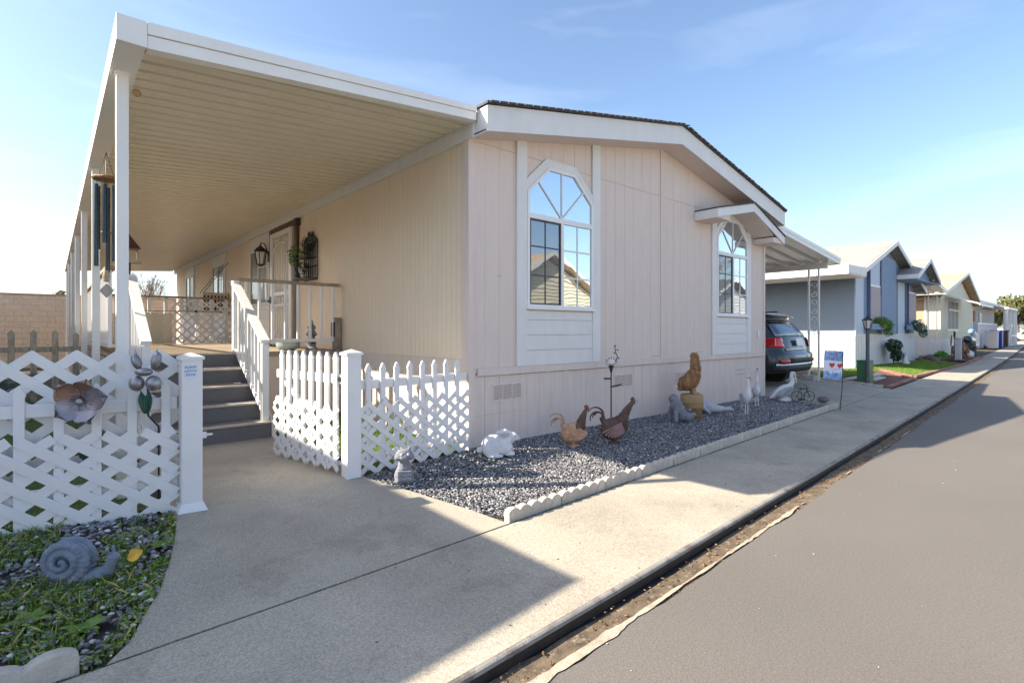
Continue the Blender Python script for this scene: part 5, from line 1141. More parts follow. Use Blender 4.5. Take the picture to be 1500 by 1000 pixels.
b = MB(); b.box(11.98, -.04, zc(12) - .03, 12.03, 16, zc(12) + .13); b.box(11.62, .1, zc(11.7) - .17, 11.70, 16, zc(11.7) - .03); b.build('side_beam', M['alum'], T)
def scroll_column(x, y, z1, T, dy=.24, n=6, r=.09, axis='Y', z0=-.05):
    for s_ in (0, 1):
        b = MB(); yy = y + s_ * dy if axis == 'Y' else y; xx = x if axis == 'Y' else x + s_ * dy; b.box(xx - .022, yy - .022, z0, xx + .022, yy + .022, z1); b.build('column_post', M['alum'], T)
    b = MB(); h = (z1 - .2) / n
    for k in range(n):
        for s_ in (0, 1):
            cz = .12 + (k + .28 + .44 * s_) * h; cc = (x, y + dy * (.5), cz) if axis == 'Y' else (x + dy * .5, y, cz)
            scroll(b, cc, min(r, h * .24), 1 if s_ else -1, 'YZ' if axis == 'Y' else 'XZ', 1.25, .010, math.pi / 2 * (1 if s_ else -1), 12)
    b.build('scrollwork', M['alum'], T)
scroll_column(11.7, .33, zc(11.7) - .17, T)
for y in (4.0, 7.7, 11.4, 15.1): scroll_column(11.7, y, zc(11.7) - .17, T)
b = MB(); b.box(11.55, .40, -.04, 11.85, .72, .13); b.build('column_base', M['edge'], T)
b = MB(); b.bar((8.6, 2.2, 2.05), (9.9, 2.2, 2.95), .05, .05); b.build('brace', M['alum'], T)
T = thing('hanging_plant', 'dark hanging plant with curly stems under the carport above the car', 'plant', (10.2, 3.2, 1.95))
leaf_cloud('leaves', M['bushdark'], [(10.2, 3.2, 1.95), (10.6, 3.2, 1.85)], [(.40, .28, .22), (.35, .25, .16)], 520, .05, T)
b = MB(); b.lathe((10.2, 3.2, 1.80), [(.08, 0), (.14, .12)], 12); b.tube([(10.2, 3.2, 1.92), (10.2, 3.2, 3.28)], .006, 4); b.build('pot', M['terracotta'], T)

CT = thing('parked_car', 'dark grey sport utility car parked under the carport, rear towards the street', 'car', (9.78, .05, 0))
W = 1.12; prof = [(.22, .33), (.10, .38), (.0, .50), (-.02, .62), (.0, .76), (.07, .83), (.09, .95), (.12, 1.08), (.16, 1.16), (.34, 1.38), (.52, 1.60), (.46, 1.665), (.62, 1.72), (1.2, 1.765), (2.0, 1.77), (2.9, 1.70), (3.6, 1.42), (4.05, 1.17), (4.6, 1.08), (5.05, .98), (5.25, .80), (5.28, .52), (5.2, .38), (5.0, .30)]
def fx(z): return 1 if z < 1.05 else 1 - .24 * ((z - 1.05) / .72) ** 1.1
ST = [-1, -.97, -.88, -.7, -.35, 0, .35, .7, .88, .97, 1]
def cpt(u, y, z, dy=0):
    rnd = .0 + .26 * abs(u) ** 7; yy = y + (rnd if y < 2.5 else -rnd) + .05 * u * u * (1 if y < 2.5 else -1); zz = z - (.05 * u * u if z > 1.5 else 0)
    side = 1 - (.05 if z < .42 else 0); return (9.78 + u * W * fx(z) * side, .05 + yy + dy, zz)
b = MB(); K = len(prof)
vs = [cpt(u, y, z) for u in ST for y, z in prof]; fs = [(i * K + j, i * K + (j + 1) % K, (i + 1) * K + (j + 1) % K, (i + 1) * K + j) for i in range(len(ST) - 1) for j in range(K)]
fs += [tuple(range(K)), tuple((len(ST) - 1) * K + j for j in range(K))[::-1]]; b.add(vs, fs); body = b.build('body', M['carpaint'], CT, smooth=True); body.data.polygons[len(fs) - 1].use_smooth = False
md = body.modifiers.new('b', 'BEVEL'); md.width = .03; md.segments = 3; md.limit_method = 'ANGLE'; md.angle_limit = .6
def patch(name, us, yz, m, dy=-.012, par=None, th=0, grid=6):
    b = MB(); n = len(yz); U = [us[0] + (us[1] - us[0]) * i / grid for i in range(grid + 1)]; vs = [cpt(u, y, z, dy) for u in U for y, z in yz]; fs = [(i * n + j, i * n + j + 1, (i + 1) * n + j + 1, (i + 1) * n + j) for i in range(grid) for j in range(n - 1)]
    b.add(vs, fs); o = b.build(name, m, par or CT, smooth=True); md = o.modifiers.new('s', 'SOLIDIFY'); md.thickness = .012; md.offset = 0; return o
def onp(z):    # y of the rear profile at height z
    for (y0_, z0), (y1_, z1) in zip(prof[2:11], prof[3:12]):
        if z0 <= z <= z1: return y0_ + (y1_ - y0_) * (z - z0) / (z1 - z0)
    return .5
def seg(z0, z1, n=4): return [(onp(z0 + (z1 - z0) * i / n), z0 + (z1 - z0) * i / n) for i in range(n + 1)]
patch('rear_window', (-.80, .80), seg(1.19, 1.56), M['carglass'], -.014)
for s_ in (-1, 1): patch('tail_light', (s_ * .66, s_ * 1.0), seg(.93, 1.15), M['redlens'], -.02)
b = MB(); b.box(8.655, .20, .98, 8.70, .48, 1.14); b.build('tail_light', M['redlens'], CT)
patch('bumper_trim', (-.92, .92), seg(.50, .56, 1), M['chrome'], -.02); patch('lower_bumper', (-.96, .96), seg(.50, .50, 1)[:1] + [(.06, .36)], M['plastic'], -.02)
patch('bumper_insert', (-.55, .55), seg(.58, .68, 1), M['plastic'], -.016)
for s_ in (-1, 1): patch('reflector', (s_ * .60, s_ * .86), seg(.585, .65, 1), M['redlens'], -.020)
patch('hatch_strip', (-.6, .6), seg(.86, .895, 1), M['chrome'], -.016)
b = MB(); c = cpt(.0, onp(1.03), 1.03, -.03); b.obox((c[0] + .0, c[1] - .03, 1.05), (.36, .012, .17), (-.15, 0, 0)); b.build('number_plate', M['plate'], CT)
patch('spoiler', (-.78, .78), [(.40, 1.665), (.60, 1.73)], M['carpaint'], -.04)
for s_ in (-1, 1):
    b = MB(); X_ = 9.78 + s_ * W * .93; pts = [(.85, 1.20), (.95, 1.50), (1.6, 1.62), (2.8, 1.58), (3.5, 1.25)]; b.prism([(9.78 + s_ * (W * fx(z) + .004), .05 + y, z) for y, z in pts], (s_ * .006, 0, 0)); b.build('side_window', M['carglass'], CT)
    b = MB(); b.tube([(9.78 + s_ * .86, .05 + .9, 1.80), (9.78 + s_ * .86, .05 + 2.9, 1.78)], .018, 6); b.build('roof_rail', M['plastic'], CT)
    for yw in (1.05, 4.25):
        b = MB(); xw = 9.78 + s_ * (W - .12); b.tube([(xw - s_ * .13, .05 + yw, .37), (xw + s_ * .13, .05 + yw, .37)], .37, 28); wh = b.build('wheel', M['tyre'], CT, bevel=.02)
        b = MB(); b.tube([(xw + s_ * .131, .05 + yw, .37), (xw + s_ * .137, .05 + yw, .37)], .24, 24)
        b.build('rim', M['chrome'], wh)
        b = MB(); b.tube([(xw - s_ * .2, .05 + yw, .38), (xw + s_ * .122, .05 + yw, .38)], .44, 28); b.build('wheel_arch', M['plastic'], CT)
b = MB(); b.tube([(9.78, 1.0, 1.80), (9.78, .86, 1.88)], [.03, .008], 6); b.build('antenna_fin', M['plastic'], CT)

# ============================================================ PLANTING BED WITH LAMP
bedp = [(12.10, yi(12.1) + .16), (15.4, yi(15.4) + .16), (17.6, .45), (17.6, 1.25), (12.2, 1.25)]
sheet('planting_bed', [bedp], mat('bark mulch', (.17, .075, .055), .95, .4, 25, .9, 60, bd=.02), lambda x, y: gz(x, y), .012)
sheet('bed_lawn', [[(12.6, .25), (16.9, .35), (17.3, 1.15), (12.6, 1.15)], [(14.0, -.35), (15.7, -.3), (16.4, .2), (14.0, .12)]], M['turf'], lambda x, y: gz(x, y), .020)
blades('bed_grass', [(12.6, .25), (16.9, .35), (17.3, 1.15), (12.6, 1.15)], 4000, .06, M['blade'], 'sunny strip of grass behind the lamp post', z=0.0, wd=.006)
def bricks(lab, pts, m, z=.0, pl=.20, h=.07, wd=.10):
    T = MB()
    for a, b_ in zip(pts, pts[1:]):
        A, B = Vector((a[0], a[1], 0)), Vector((b_[0], b_[1], 0)); L_ = (B - A).length; n = max(1, int(L_ / pl)); ang = math.atan2(B.y - A.y, B.x - A.x)
        for i in range(n): p = A.lerp(B, (i + .5) / n); T.obox((p.x, p.y, gz(p.x, p.y) + h / 2 + random.uniform(-.004, .006)), (L_ / n - .012, wd, h + .02), (0, 0, ang + random.uniform(-.02, .02)))
    return tag(T.build('brick_edging', m, bevel=.006), lab, 'edging')
bricks('red brick edging round the bed with the lamp post', [(12.12, yi(12.1) + .12), (15.45, yi(15.4) + .12), (17.6, .40)], M['redbrick'], h=.045, wd=.09)
bricks('row of white edging stones along the far side of the driveway', [(12.10, yi(12.1) + .2), (12.22, 1.7)], M['edge'], h=.05)
for k, (x_, y_, l_, w_, a, lb) in enumerate(((14.6, -.10, 2.2, .20, .02, 'long pale stepping slab in the bed behind the lamp post, the longest one'), (13.3, -.02, 1.1, .2, .0, 'short pale stepping slab left of the green utility box'), (13.9, -.42, 1.3, .18, .05, 'pale stepping slab right of the green utility box, nearest the pavement'))):
    b = MB(); b.obox((0, 0, .02), (l_, w_, .05)); o = b.build('stepping_slab', M['edge'], bevel=.008); o.location = (x_, y_, gz(x_, y_) + .02); o.rotation_euler.z = a; tag(o, lb, 'slab', 'pale slabs in the lamp post bed')
T = thing('lamp_post', 'dark grey garden lamp post with a small coach lantern beside the pavement', 'lamp post', (12.56, -.55, -.06))
lx, ly = 12.56, -.55
b = MB(); b.lathe((lx, ly, -.08), [(.07, 0), (.065, .12), (.045, .14), (.045, 1.38), (.06, 1.40), (.05, 1.43)], 14); b.build('pole', M['lampgrey'], T, smooth=False)
b = MB(); b.lathe((lx, ly, 1.35), [(.05, 0), (.07, .02)], 6); b.lathe((lx, ly, 1.585), [(.13, 0), (.135, .012), (.07, .06), (.03, .09), (.02, .10), (.028, .115), (.004, .135)], 6)
for k in range(6): a = k * math.pi / 3; b.tube([(lx + .066 * math.cos(a), ly + .066 * math.sin(a), 1.37), (lx + .118 * math.cos(a), ly + .118 * math.sin(a), 1.59)], .008, 4)
b.build('lantern_frame', M['wire'], T)
b = MB(); b.lathe((lx, ly, 1.375), [(.056, 0), (.105, .21)], 6); b.build('lamp_glass', M['lampglass'], T)
b = MB(); b.box(12.62, -.58, -.09, 12.95, -.28, .50); b.box(12.61, -.59, .50, 12.96, -.27, .53); tag(b.build('utility_box', M['green'], bevel=.02), 'green utility box standing right behind the lamp post', 'utility box')

# ============================================================ BLUE HOUSE
BH = thing('blue_house', 'blue and pale blue mobile home with white skirting and twin gables', 'house', (22.3, 9, 0))
b = MB(); b.prism([(18.05, 1.3, 1.19), (26.6, 1.3, 1.19), (26.6, 1.3, 3.42), (21.9, 1.3, 4.72), (18.05, 1.3, 3.42)], (0, 18, 0)); b.build('wall', M['bluegrey'], BH)
b = MB(); b.box(18.02, 1.27, -.05, 26.63, 19.3, 1.185); b.build('skirting', M['white'], BH)
b = MB(); x_ = 18.1
while x_ < 26.6: b.box(x_, 1.262, .02, x_ + .02, 1.268, 1.14); x_ += .3
b.build('skirting_joints', M['bluepale'], BH)
b = MB(); b.box(18.0, 1.255, 1.12, 26.65, 1.269, 1.2); b.build('skirting_cap', M['white'], BH)
def panel(name, m, xa, xb, za_, zb_, y0_, y1_=1.299, par=None, top=None):
    b = MB(); b.prism([(xa, y0_, za_), (xb, y0_, za_), (xb, y0_, zb_ if top is None else top[1]), (xa, y0_, zb_ if top is None else top[0])], (0, y1_ - y0_, 0)); return b.build(name, m, par or BH)
def zbh(x): return 3.50 + (x - 17.9) * .35 if x < 21.9 else 4.9 - (x - 21.9) * .36
panel('pale_panel', M['bluepale'], 18.05, 18.95, 1.19, 3.3, 1.26, top=(zbh(18.05) - .2, zbh(18.9) - .2)); panel('mid_panel', M['blue'], 18.96, 19.42, 1.19, 3.6, 1.27, top=(zbh(18.96) - .2, zbh(19.4) - .2))
panel('pale_panel', M['bluepale'], 19.5, 20.76, 3.02, 3.7, 1.2, top=(zbh(19.5) - .2, zbh(20.76) - .2)); panel('tall_panel', M['blue'], 20.86, 22.9, 1.19, 4, 1.16, top=(zbh(20.86) - .2, zbh(22.9) - .35)); panel('dark_strip', M['bluedark'], 20.77, 20.85, 2.7, 3.8, 1.15)
panel('corner_strip', M['bluedark'], 22.91, 23.25, 1.19, 4.1, 1.17); panel('pale_panel', M['bluepale'], 23.26, 24.7, 1.19, 3.4, 1.25); panel('dark_strip', M['bluedark'], 24.71, 24.95, 1.19, 3.4, 1.22)
for xa, xb in ((19.45, 20.76), (25.05, 26.4)):
    f = panel('window', M['frame'], xa, xb, 1.62, 3.05, 1.18); panel('blind', M['blind'], xa + .07, xb - .07, 1.69, 2.98, 1.165, 1.179, f); panel('trim', M['bluedark'], xa - .08, xa - .005, 1.2, 3.6 if xa < 20 else 3.4, 1.16, par=f)
    b = MB(); b.box(xa - .5, .98, 1.36, xb - .1, 1.155, 1.58); b.build('window_box', M['blue'], BH)
def gable_roof(T, x0, xm, x1, ze0, zm, ze1, y0_, y1_, roofm, trimm, t=.10, fh=.2, name='roof'):
    b = MB(); b.prism([(x0, y0_, ze0 - t), (xm, y0_, zm - t), (x1, y0_, ze1 - t), (x1, y0_, ze1), (xm, y0_, zm), (x0, y0_, ze0)], (0, y1_ - y0_, 0)); r_ = b.build(name, roofm, T)
    b = MB(); b.prism([(x0, y0_ - .04, ze0 - fh), (xm, y0_ - .04, zm - fh), (xm, y0_ - .04, zm - .02), (x0, y0_ - .04, ze0 - .02)], (0, .038, 0)); b.prism([(xm, y0_ - .04, zm - fh), (x1, y0_ - .04, ze1 - fh), (x1, y0_ - .04, ze1 - .02), (xm, y0_ - .04, zm - .02)], (0, .038, 0)); b.build('rake_board', trimm, r_)
    for xx, zz, s_ in ((x0, ze0, -1), (x1, ze1, 1)): b = MB(); b.box(min(xx, xx + s_ * .04), y0_ - .04, zz - fh, max(xx, xx + s_ * .04), y1_, zz - .02); b.build('eave_gutter', trimm, r_)
    return r_
mrf = gable_roof(BH, 17.75, 21.9, 26.9, 3.52, 4.93, 3.2, .9, 19.5, M['shinglegrey'], M['white'])
b = MB(); b.box(21.0, 8.0, 4.9, 21.5, 8.6, 5.05); b.build('roof_vent', M['alum'], mrf)
b = MB(); b.box(15.85, .88, 3.16, 17.72, 19.5, 3.20); b.box(15.81, .84, 3.16, 15.85, 19.5, 3.46); b.prism([(15.85, .84, 3.20), (17.74, .84, 3.20), (17.74, .84, 3.50), (15.85, .84, 3.46)], (0, .04, 0)); b.prism([(15.85, .885, 3.42), (17.74, .885, 3.48), (17.74, .885, 3.50), (15.85, .885, 3.44)], (0, 18.6, 0)); b.build('side_overhang', M['white'], BH)
er = gable_roof(BH, 23.1, 25.25, 27.2, 3.66, 4.50, 3.62, .45, 3.4, M['shinglegrey'], M['white'], name='entry_roof')
b = MB(); b.prism([(23.3, .75, 3.5), (27.0, .75, 3.5), (25.25, .75, 4.26)], (0, .05, 0)); b.box(23.2, .52, 3.42, 27.1, 3.3, 3.46); b.build('entry_gable', M['blue'], er)
for (x_, y_, z_, m_, lb) in ((20.3, 1.0, 1.62, 'fern', 'bright green fern in the left window box of the blue house'), (25.4, .92, 1.55, 'ferngb', 'blue green fern spilling from the right window box of the blue house')):
    T = thing('fern', lb, 'plant', (x_, y_, z_), 0); big = 1.15 if m_ == 'ferngb' else .95
    leaf_cloud('leaves', M[m_], [(x_, y_, z_), (x_ - .35 * big, y_, z_ + .05), (x_ + .4 * big, y_ - .05, z_ - .1), (x_ + .5 * big, y_ - .08, z_ - .32)], [(.42 * big, .25, .24 * big), (.28, .2, .18), (.32, .22, .22), (.22, .18, .2)], 1500, .05, T, aspect=.3)
    b = MB(); b.lathe((x_, y_, z_ - .22), [(.1, 0), (.16, .18)], 10); b.build('pot', M['terracotta'], T)
T = thing('dark_shrub', 'dark leafy potted shrub with pale stones against the white skirting of the blue house', 'shrub', (21.6, .95, 0))
leaf_cloud('leaves', M['bushdark'], [(21.6, .95, .75), (21.2, .9, .68), (21.95, .95, .55), (21.6, .85, .35)], [(.36, .3, .24), (.25, .2, .2), (.28, .22, .22), (.3, .22, .25)], 1300, .055, T)
b = MB(); b.tube([(21.6, .95, 0), (21.65, .95, .5)], .03, 6); b.tube([(21.6, .95, .1), (21.3, .95, .6)], .02, 6); b.build('stem', M['bark'], T)
T = thing('statuette', 'small pale stone figure at the foot of the dark shrub', 'statue', (21.95, .65, 0)); b = MB(); b.ell((21.95, .65, .16), (.13, .1, .18)); b.ell((21.95, .62, .38), (.08, .08, .09)); b.ell((21.85, .6, .05), (.2, .14, .07)); b.build('body', M['statuewhite'], T, remesh=.02)
lawnp = [(16.3, -.72), (25.8, -.60), (26.1, .95), (18.05, 1.22), (17.7, .6)]
sheet('neighbour_lawn', [lawnp], M['turf'], lambda x, y: gz(x, y), .016); blades('neighbour_lawn_grass', lawnp, 22000, .045, M['blade'], 'clipped green lawn in front of the blue house', z=lambda x, y: gzv(x, y) + .01, wd=.006)
bricks('red brick edging round the lawn of the blue house', [(17.6, .4), (16.2, -.80), (25.9, -.66), (26.2, .95)], M['redbrick'], h=.06, wd=.12, pl=.3)
random.seed(33)
T = thing('rock_pile', 'low pile of dark flat rocks at the far end of the neighbouring lawn', 'rocks', (26.6, .5, 0))
for k in range(12):
    b = MB(); x_, y_ = 26.0 + random.random() * 2.2, .35 + random.random() * .6; r_ = random.uniform(.15, .3); b.ell((x_, y_, r_ * .3), (r_ * 1.4, r_, r_ * .45), (random.uniform(-.2, .2), random.uniform(-.2, .2), random.random() * 3)); b.build('rock', M['rock'], T, remesh=.03, wob=.03)
# carport awning, steps and rail on the far side of the blue house
T = thing('side_awning', 'striped ribbed awning with white scroll posts between the blue and yellow houses', 'awning', (28.5, 5, 3.3)); b = MB(); y = .7
while y < 12:
    for (ya, z0), (yb_, z1) in zip([(0, 0), (.22, 0), (.25, .07), (.42, .07), (.45, 0)], [(.22, 0), (.25, .07), (.42, .07), (.45, 0), (.45, 0)]): b.add([(26.9, y + ya, 3.62 + z0), (29.9, y + ya, 3.18 + z0), (29.9, y + yb_, 3.18 + z1), (26.9, y + yb_, 3.62 + z1)], [(0, 1, 2, 3)])
    y += .45
b.build('roof_panel', M['alum'], T); b = MB(); b.prism([(26.9, .62, 3.60), (29.95, .62, 3.15), (29.95, .62, 3.33), (26.9, .62, 3.78)], (0, .05, 0)); b.prism([(26.9, .68, 3.76), (29.95, .68, 3.31), (29.95, .68, 3.33), (26.9, .68, 3.78)], (0, 11.5, 0)); b.build('fascia', M['alum'], T)
for y in (.95, 4.5, 8.0): scroll_column(29.4, y, 3.2, T, .34)
b = MB(); b.box(27.0, .95, 3.0, 27.08, 1.0, 3.5); b.build('bracket', M['alum'], T)
T = thing('entry_steps', 'white railed entry steps beside the blue house with cream treads', 'steps', (28, 2, 0))
for i in range(5): b = MB(); b.box(26.8, 1.6 + i * .32, -.02, 29.0, 4.2, .2 * (i + 1)); b.build('step', M['cream'], T)
for xx in (26.85, 28.95):
    b = MB(); b.bar((xx, 1.6, 1.05), (xx, 3.2, 2.05), .06, .06); b.build('hand_rail', M['vinyl'], T)
    for k in range(7): b = MB(); yy = 1.65 + k * .25; b.box(xx - .02, yy - .02, .2, xx + .02, yy + .02, 1.07 + (yy - 1.6) * .62); b.build('baluster', M['vinyl'], T)
b = MB(); b.bar((26.7, 3.3, 2.02), (29.0, 3.3, 2.02), .06, .06)
for k in range(9): b.box(26.8 + k * .27, 3.28, 1.0, 26.83 + k * .27, 3.32, 2.0)
b.build('landing_rail', M['vinyl'], T)

# ============================================================ YELLOW HOUSE
YH = thing('yellow_house', 'pale yellow mobile home with tan shingle roof and slatted window awning', 'house', (37, 9, 0))
b = MB(); b.prism([(32.3, 1.3, .9), (42.2, 1.3, .9), (42.2, 1.3, 2.95), (37.5, 1.3, 4.5), (32.3, 1.3, 3.1)], (0, 17, 0)); b.build('wall', M['yellowh'], YH)
b = MB(); b.box(32.27, 1.27, -.05, 42.23, 18.4, .895); b.build('skirting', M['white'], YH)
yr = gable_roof(YH, 31.3, 37.6, 42.6, 3.42, 4.84, 3.02, .9, 18.6, M['shingletan'], M['white'])
b = MB(); b.box(35.2, 6.0, 4.25, 36.3, 7.2, 4.55); b.build('roof_vent', M['dark'], yr)
b = MB(); b.box(32.26, 1.9, 1.9, 32.298, 4.6, 3.0); b.box(32.26, 5.4, 1.9, 32.298, 9.0, 3.0); b.build('shade_screen', M['tanwall'], YH)
for k in range(6): b = MB(); b.box(32.24, 1.9 + k * 1.3, 1.0, 32.259, 2.0 + k * 1.3, 3.2); b.build('screen_post', M['white'], YH)
f = MB(); f.box(33.6, 1.22, 1.32, 36.7, 1.299, 3.05); wf = f.build('window', M['frame'], YH)
b = MB(); b.box(33.7, 1.20, 1.42, 36.6, 1.219, 2.97); b.build('pane', mat('dark screen', (.10, .085, .075), .7, .1), wf)
b = MB()
for k in range(8): b.box(33.7 + k * .38, 1.18, 1.42, 33.76 + k * .38, 1.199, 2.97)
b.box(33.7, 1.181, 2.45, 36.6, 1.198, 2.52); b.build('glazing_bar', M['frame'], wf)
b = MB()
for k in range(10): xa = 33.2 + k * .48; b.prism([(xa, 1.2, 3.22), (xa + .40, 1.2, 3.22), (xa + .40, -.15, 2.72), (xa, -.15, 2.72)], (0, 0, .03)); b.prism([(xa + .40, 1.2, 3.26), (xa + .48, 1.2, 3.26), (xa + .48, -.15, 2.76), (xa + .40, -.15, 2.76)], (0, 0, .02))
b.build('window_awning', M['alum'], YH)
b = MB(); b.box(33.2, -.17, 2.66, 38.0, -.15, 2.78); b.build('awning_edge', M['alum'], YH)
# garden in front of it
T = thing('leaf_sculpture', 'rust coloured leaf and flower sculptures on stakes before the yellow house', 'sculpture', (27.3, -.1, 0))
for (x_, z_, a, L_) in ((26.3, .9, 1.1, .55), (27.0, 1.15, .2, .5), (27.0, 1.15, 2.4, .5), (27.6, .75, 1.9, .6), (29.0, .8, .9, .6)):
    b = MB(); n = 8; pts = []
    for i in range(n + 1): t = i / n; pts.append((t * L_ - L_ / 2, .13 * math.sin(math.pi * t)))
    for i in range(n, -1, -1): t = i / n; pts.append((t * L_ - L_ / 2, -.13 * math.sin(math.pi * t)))
    ca, sa = math.cos(a), math.sin(a); b.prism([(x_ + p * ca - q * sa, -.1, z_ + p * sa + q * ca) for p, q in pts[:-1]], (0, .02, 0)); b.tube([(x_, -.09, -.05), (x_, -.09, z_)], .012, 5); b.build('leaf_blade', M['rust'], T)
b = MB(); b.box(27.4, -.26, -.05, 27.64, -.02, .95); b.box(27.37, -.29, .95, 27.67, .01, 1.0); tag(b.build('stone_pillar', M['greywall'], bevel=.01), 'short grey square pillar beside the pavement before the yellow house', 'pillar')
b = MB(); b.prism([(26.3, -.5, -.0), (33.5, -.1, 0), (33.8, .9, 0), (26.6, .9, 0)], (0, 0, .02)); setting(b.build('far_bed', mat('dark mulch', (.12, .06, .05), .95, .4, 9, .6, 30)))
bricks('red brick edging round the bed before the yellow house', [(26.4, -.62), (33.2, -.22)], M['redbrick'], h=.1, wd=.15, pl=.35)
for (x_, y_, z_, r_, m_, lb, nm) in ((26.6, .3, .2, .38, 'fern', 'yellow green low shrub left of the grey pillar', 'low_shrub'), (29.6, .1, .38, .55, 'pinkbush', 'dry pink brown shrub right of the grey pillar', 'dry_shrub'), (31.8, .2, .38, .62, 'bushdark', 'dark green round shrub before the yellow house', 'round_shrub')):
    T = thing(nm, lb, 'shrub', (x_, y_, 0)); leaf_cloud('leaves', M[m_], [(x_, y_, z_), (x_ + r_ * .6, y_, z_ * .8)], [(r_, r_ * .6, z_), (r_ * .6, r_ * .5, z_ * .7)], 700, .08, T); b = MB(); b.tube([(x_, y_, -.02), (x_, y_, z_)], .03, 5); b.build('stem', M['bark'], T)
b = MB(); b.ell((30.6, -.1, .16), (.26, .2, .2)); tag(b.build('white_boulder', M['statuewhite'], remesh=.03, wob=.02), 'white boulder between the pink shrub and the dark shrub', 'boulder')
# scooter under a cover
T = thing('scooter', 'dark motor scooter with a white and blue cover parked by the yellow house', 'scooter', (33.4, .2, 0), 0); cx = 33.4
b = MB(); b.chain([(cx - 1.1, .2, .85), (cx - .2, .2, .82), (cx + .3, .2, .6)], [.22, .22, .18]); b.chain([(cx + .3, .2, .5), (cx + .9, .2, .55)], [.16, .2]); b.build('body', M['carpaint'], T, remesh=.03)
for xx in (cx - .75, cx + .75): b = MB(); b.tube([(xx, .12, .28), (xx, .28, .28)], .28, 18); b.build('wheel', M['tyre'], T)
b = MB(); b.chain([(cx + .35, .2, 1.25), (cx + .75, .2, 1.1), (cx + .85, .2, .7)], [.14, .17, .13]); b.build('white_cover', M['vinyl'], T, remesh=.03)
b = MB(); b.chain([(cx - .1, .2, 1.28), (cx + .25, .2, 1.33)], [.14, .14]); b.build('blue_cover', M['flagblue'], T, remesh=.03)
# ============================================================ FAR HOUSE, BINS, END OF THE STREET
FH = thing('far_house', 'pale grey house with a railed porch at the far end of the row', 'house', (62, 7, 0))
b = MB(); b.box(48, 2.9, 0, 66, 16, 3.3); b.build('wall', M['greywall'], FH)
b = MB(); b.prism([(46.5, 1.6, 3.40), (67, 1.6, 3.40), (67, 1.6, 3.52), (46.5, 1.6, 3.60)], (0, 14.5, 0)); b.build('roof', M['white'], FH)
b = MB(); b.box(50, 2.0, 0, 60, 2.89, .9); b.build('porch_base', M['white'], FH)
b = MB(); b.box(50, 2.02, 1.85, 60, 2.08, 1.95)
for k in range(26): b.box(50.05 + k * .4, 2.03, .9, 50.13 + k * .4, 2.07, 1.85)
b.build('railing', M['vinyl'], FH)
for x_, z_, m_ in ((51.5, 2.4, 'glassdark'), (57, 2.4, 'glassdark')): b = MB(); b.box(x_, 2.85, 1.9, x_ + 1.2, 2.899, 2.9); b.build('window', M[m_], FH)
b = MB(); b.lathe((0, 0, 0), [(.45, 0), (.45, .04)], 16); o = b.build('wreath', M['terracotta'], FH, local=True); o.location = (54.5 - 62, 2.86 - 7, 2.55); o.rotation_euler.x = R(90)
for x_ in (62, 64.5): b = MB(); b.box(x_, 1.7, 0, x_ + .14, 1.84, 3.38); b.build('porch_post', M['vinyl'], FH)
def bin_(lab, x, y, m, h=1.25):
    T = thing('wheelie_bin', lab, 'bin', (x, y, 0), 0, 'wheelie bins before the far house')
    b = MB(); b.prism([(x - .33, y - .33, 0), (x + .33, y - .33, 0), (x + .42, y - .33, h), (x - .42, y - .33, h)], (0, .7, 0)); b.build('tub', M[m], T, bevel=.02)
    b = MB(); b.prism([(x - .45, y - .40, h), (x + .45, y - .40, h), (x + .42, y - .40, h + .08), (x - .42, y - .40, h + .08)], (0, .8, 0)); b.build('lid', M[m], T, bevel=.02)
    for s_ in (-1, 1): b = MB(); b.tube([(x + s_ * .3 - .04, y + .35, .13), (x + s_ * .3 + .04, y + .35, .13)], .13, 10); b.build('wheel', M['plastic'], T)
bin_('grey wheelie bin left of the blue one', 51.0, 1.35, 'bingrey'); bin_('bright blue wheelie bin between the grey and brown bins', 53.6, 1.35, 'binblue', 1.3); bin_('dark brown wheelie bin right of the blue one', 56.6, 1.3, 'binbrown', 1.3)
T = thing('white_pergola', 'white pole frame beside the bins at the end of the row', 'pergola', (62, 1.3, 0))
for x_ in (58.5, 61.2, 63.4, 65.0): b = MB(); b.box(x_, 1.2, 0, x_ + .16, 1.36, 3.2); b.build('post', M['vinyl'], T)
b = MB(); b.box(58.3, 1.15, 3.2, 65.5, 1.4, 3.4); b.build('beam', M['vinyl'], T); b = MB(); b.bar((59.2, 1.28, 0), (61.2, 1.28, 1.6), .14, .14); b.bar((61.4, 1.28, .9), (64.8, 1.28, .9), .1, .1); b.build('brace', M['vinyl'], T)
T = thing('dark_screen_fence', 'dark brown panel fence standing past the white pole frame', 'fence', (70, 2, 0)); b = MB(); b.box(66.5, 2.2, 0, 75, 2.3, 1.8); b.build('panel', M['oldwood'], T)
for k in range(4): b = MB(); b.box(66.5 + k * 2.8, 2.12, 0, 66.62 + k * 2.8, 2.19, 1.9); b.build('fence_post', M['oldwood'], T)
T = thing('white_wall', 'long low white wall across the end of the street', 'wall', (120, 0, 0)); b = MB(); b.box(120, -40, -.2, 120.3, 50, 1.7); b.build('wall_body', M['white'], T); b = MB(); b.box(119.95, -40, 1.702, 120.35, 50, 1.8); b.build('coping', M['edge'], T)
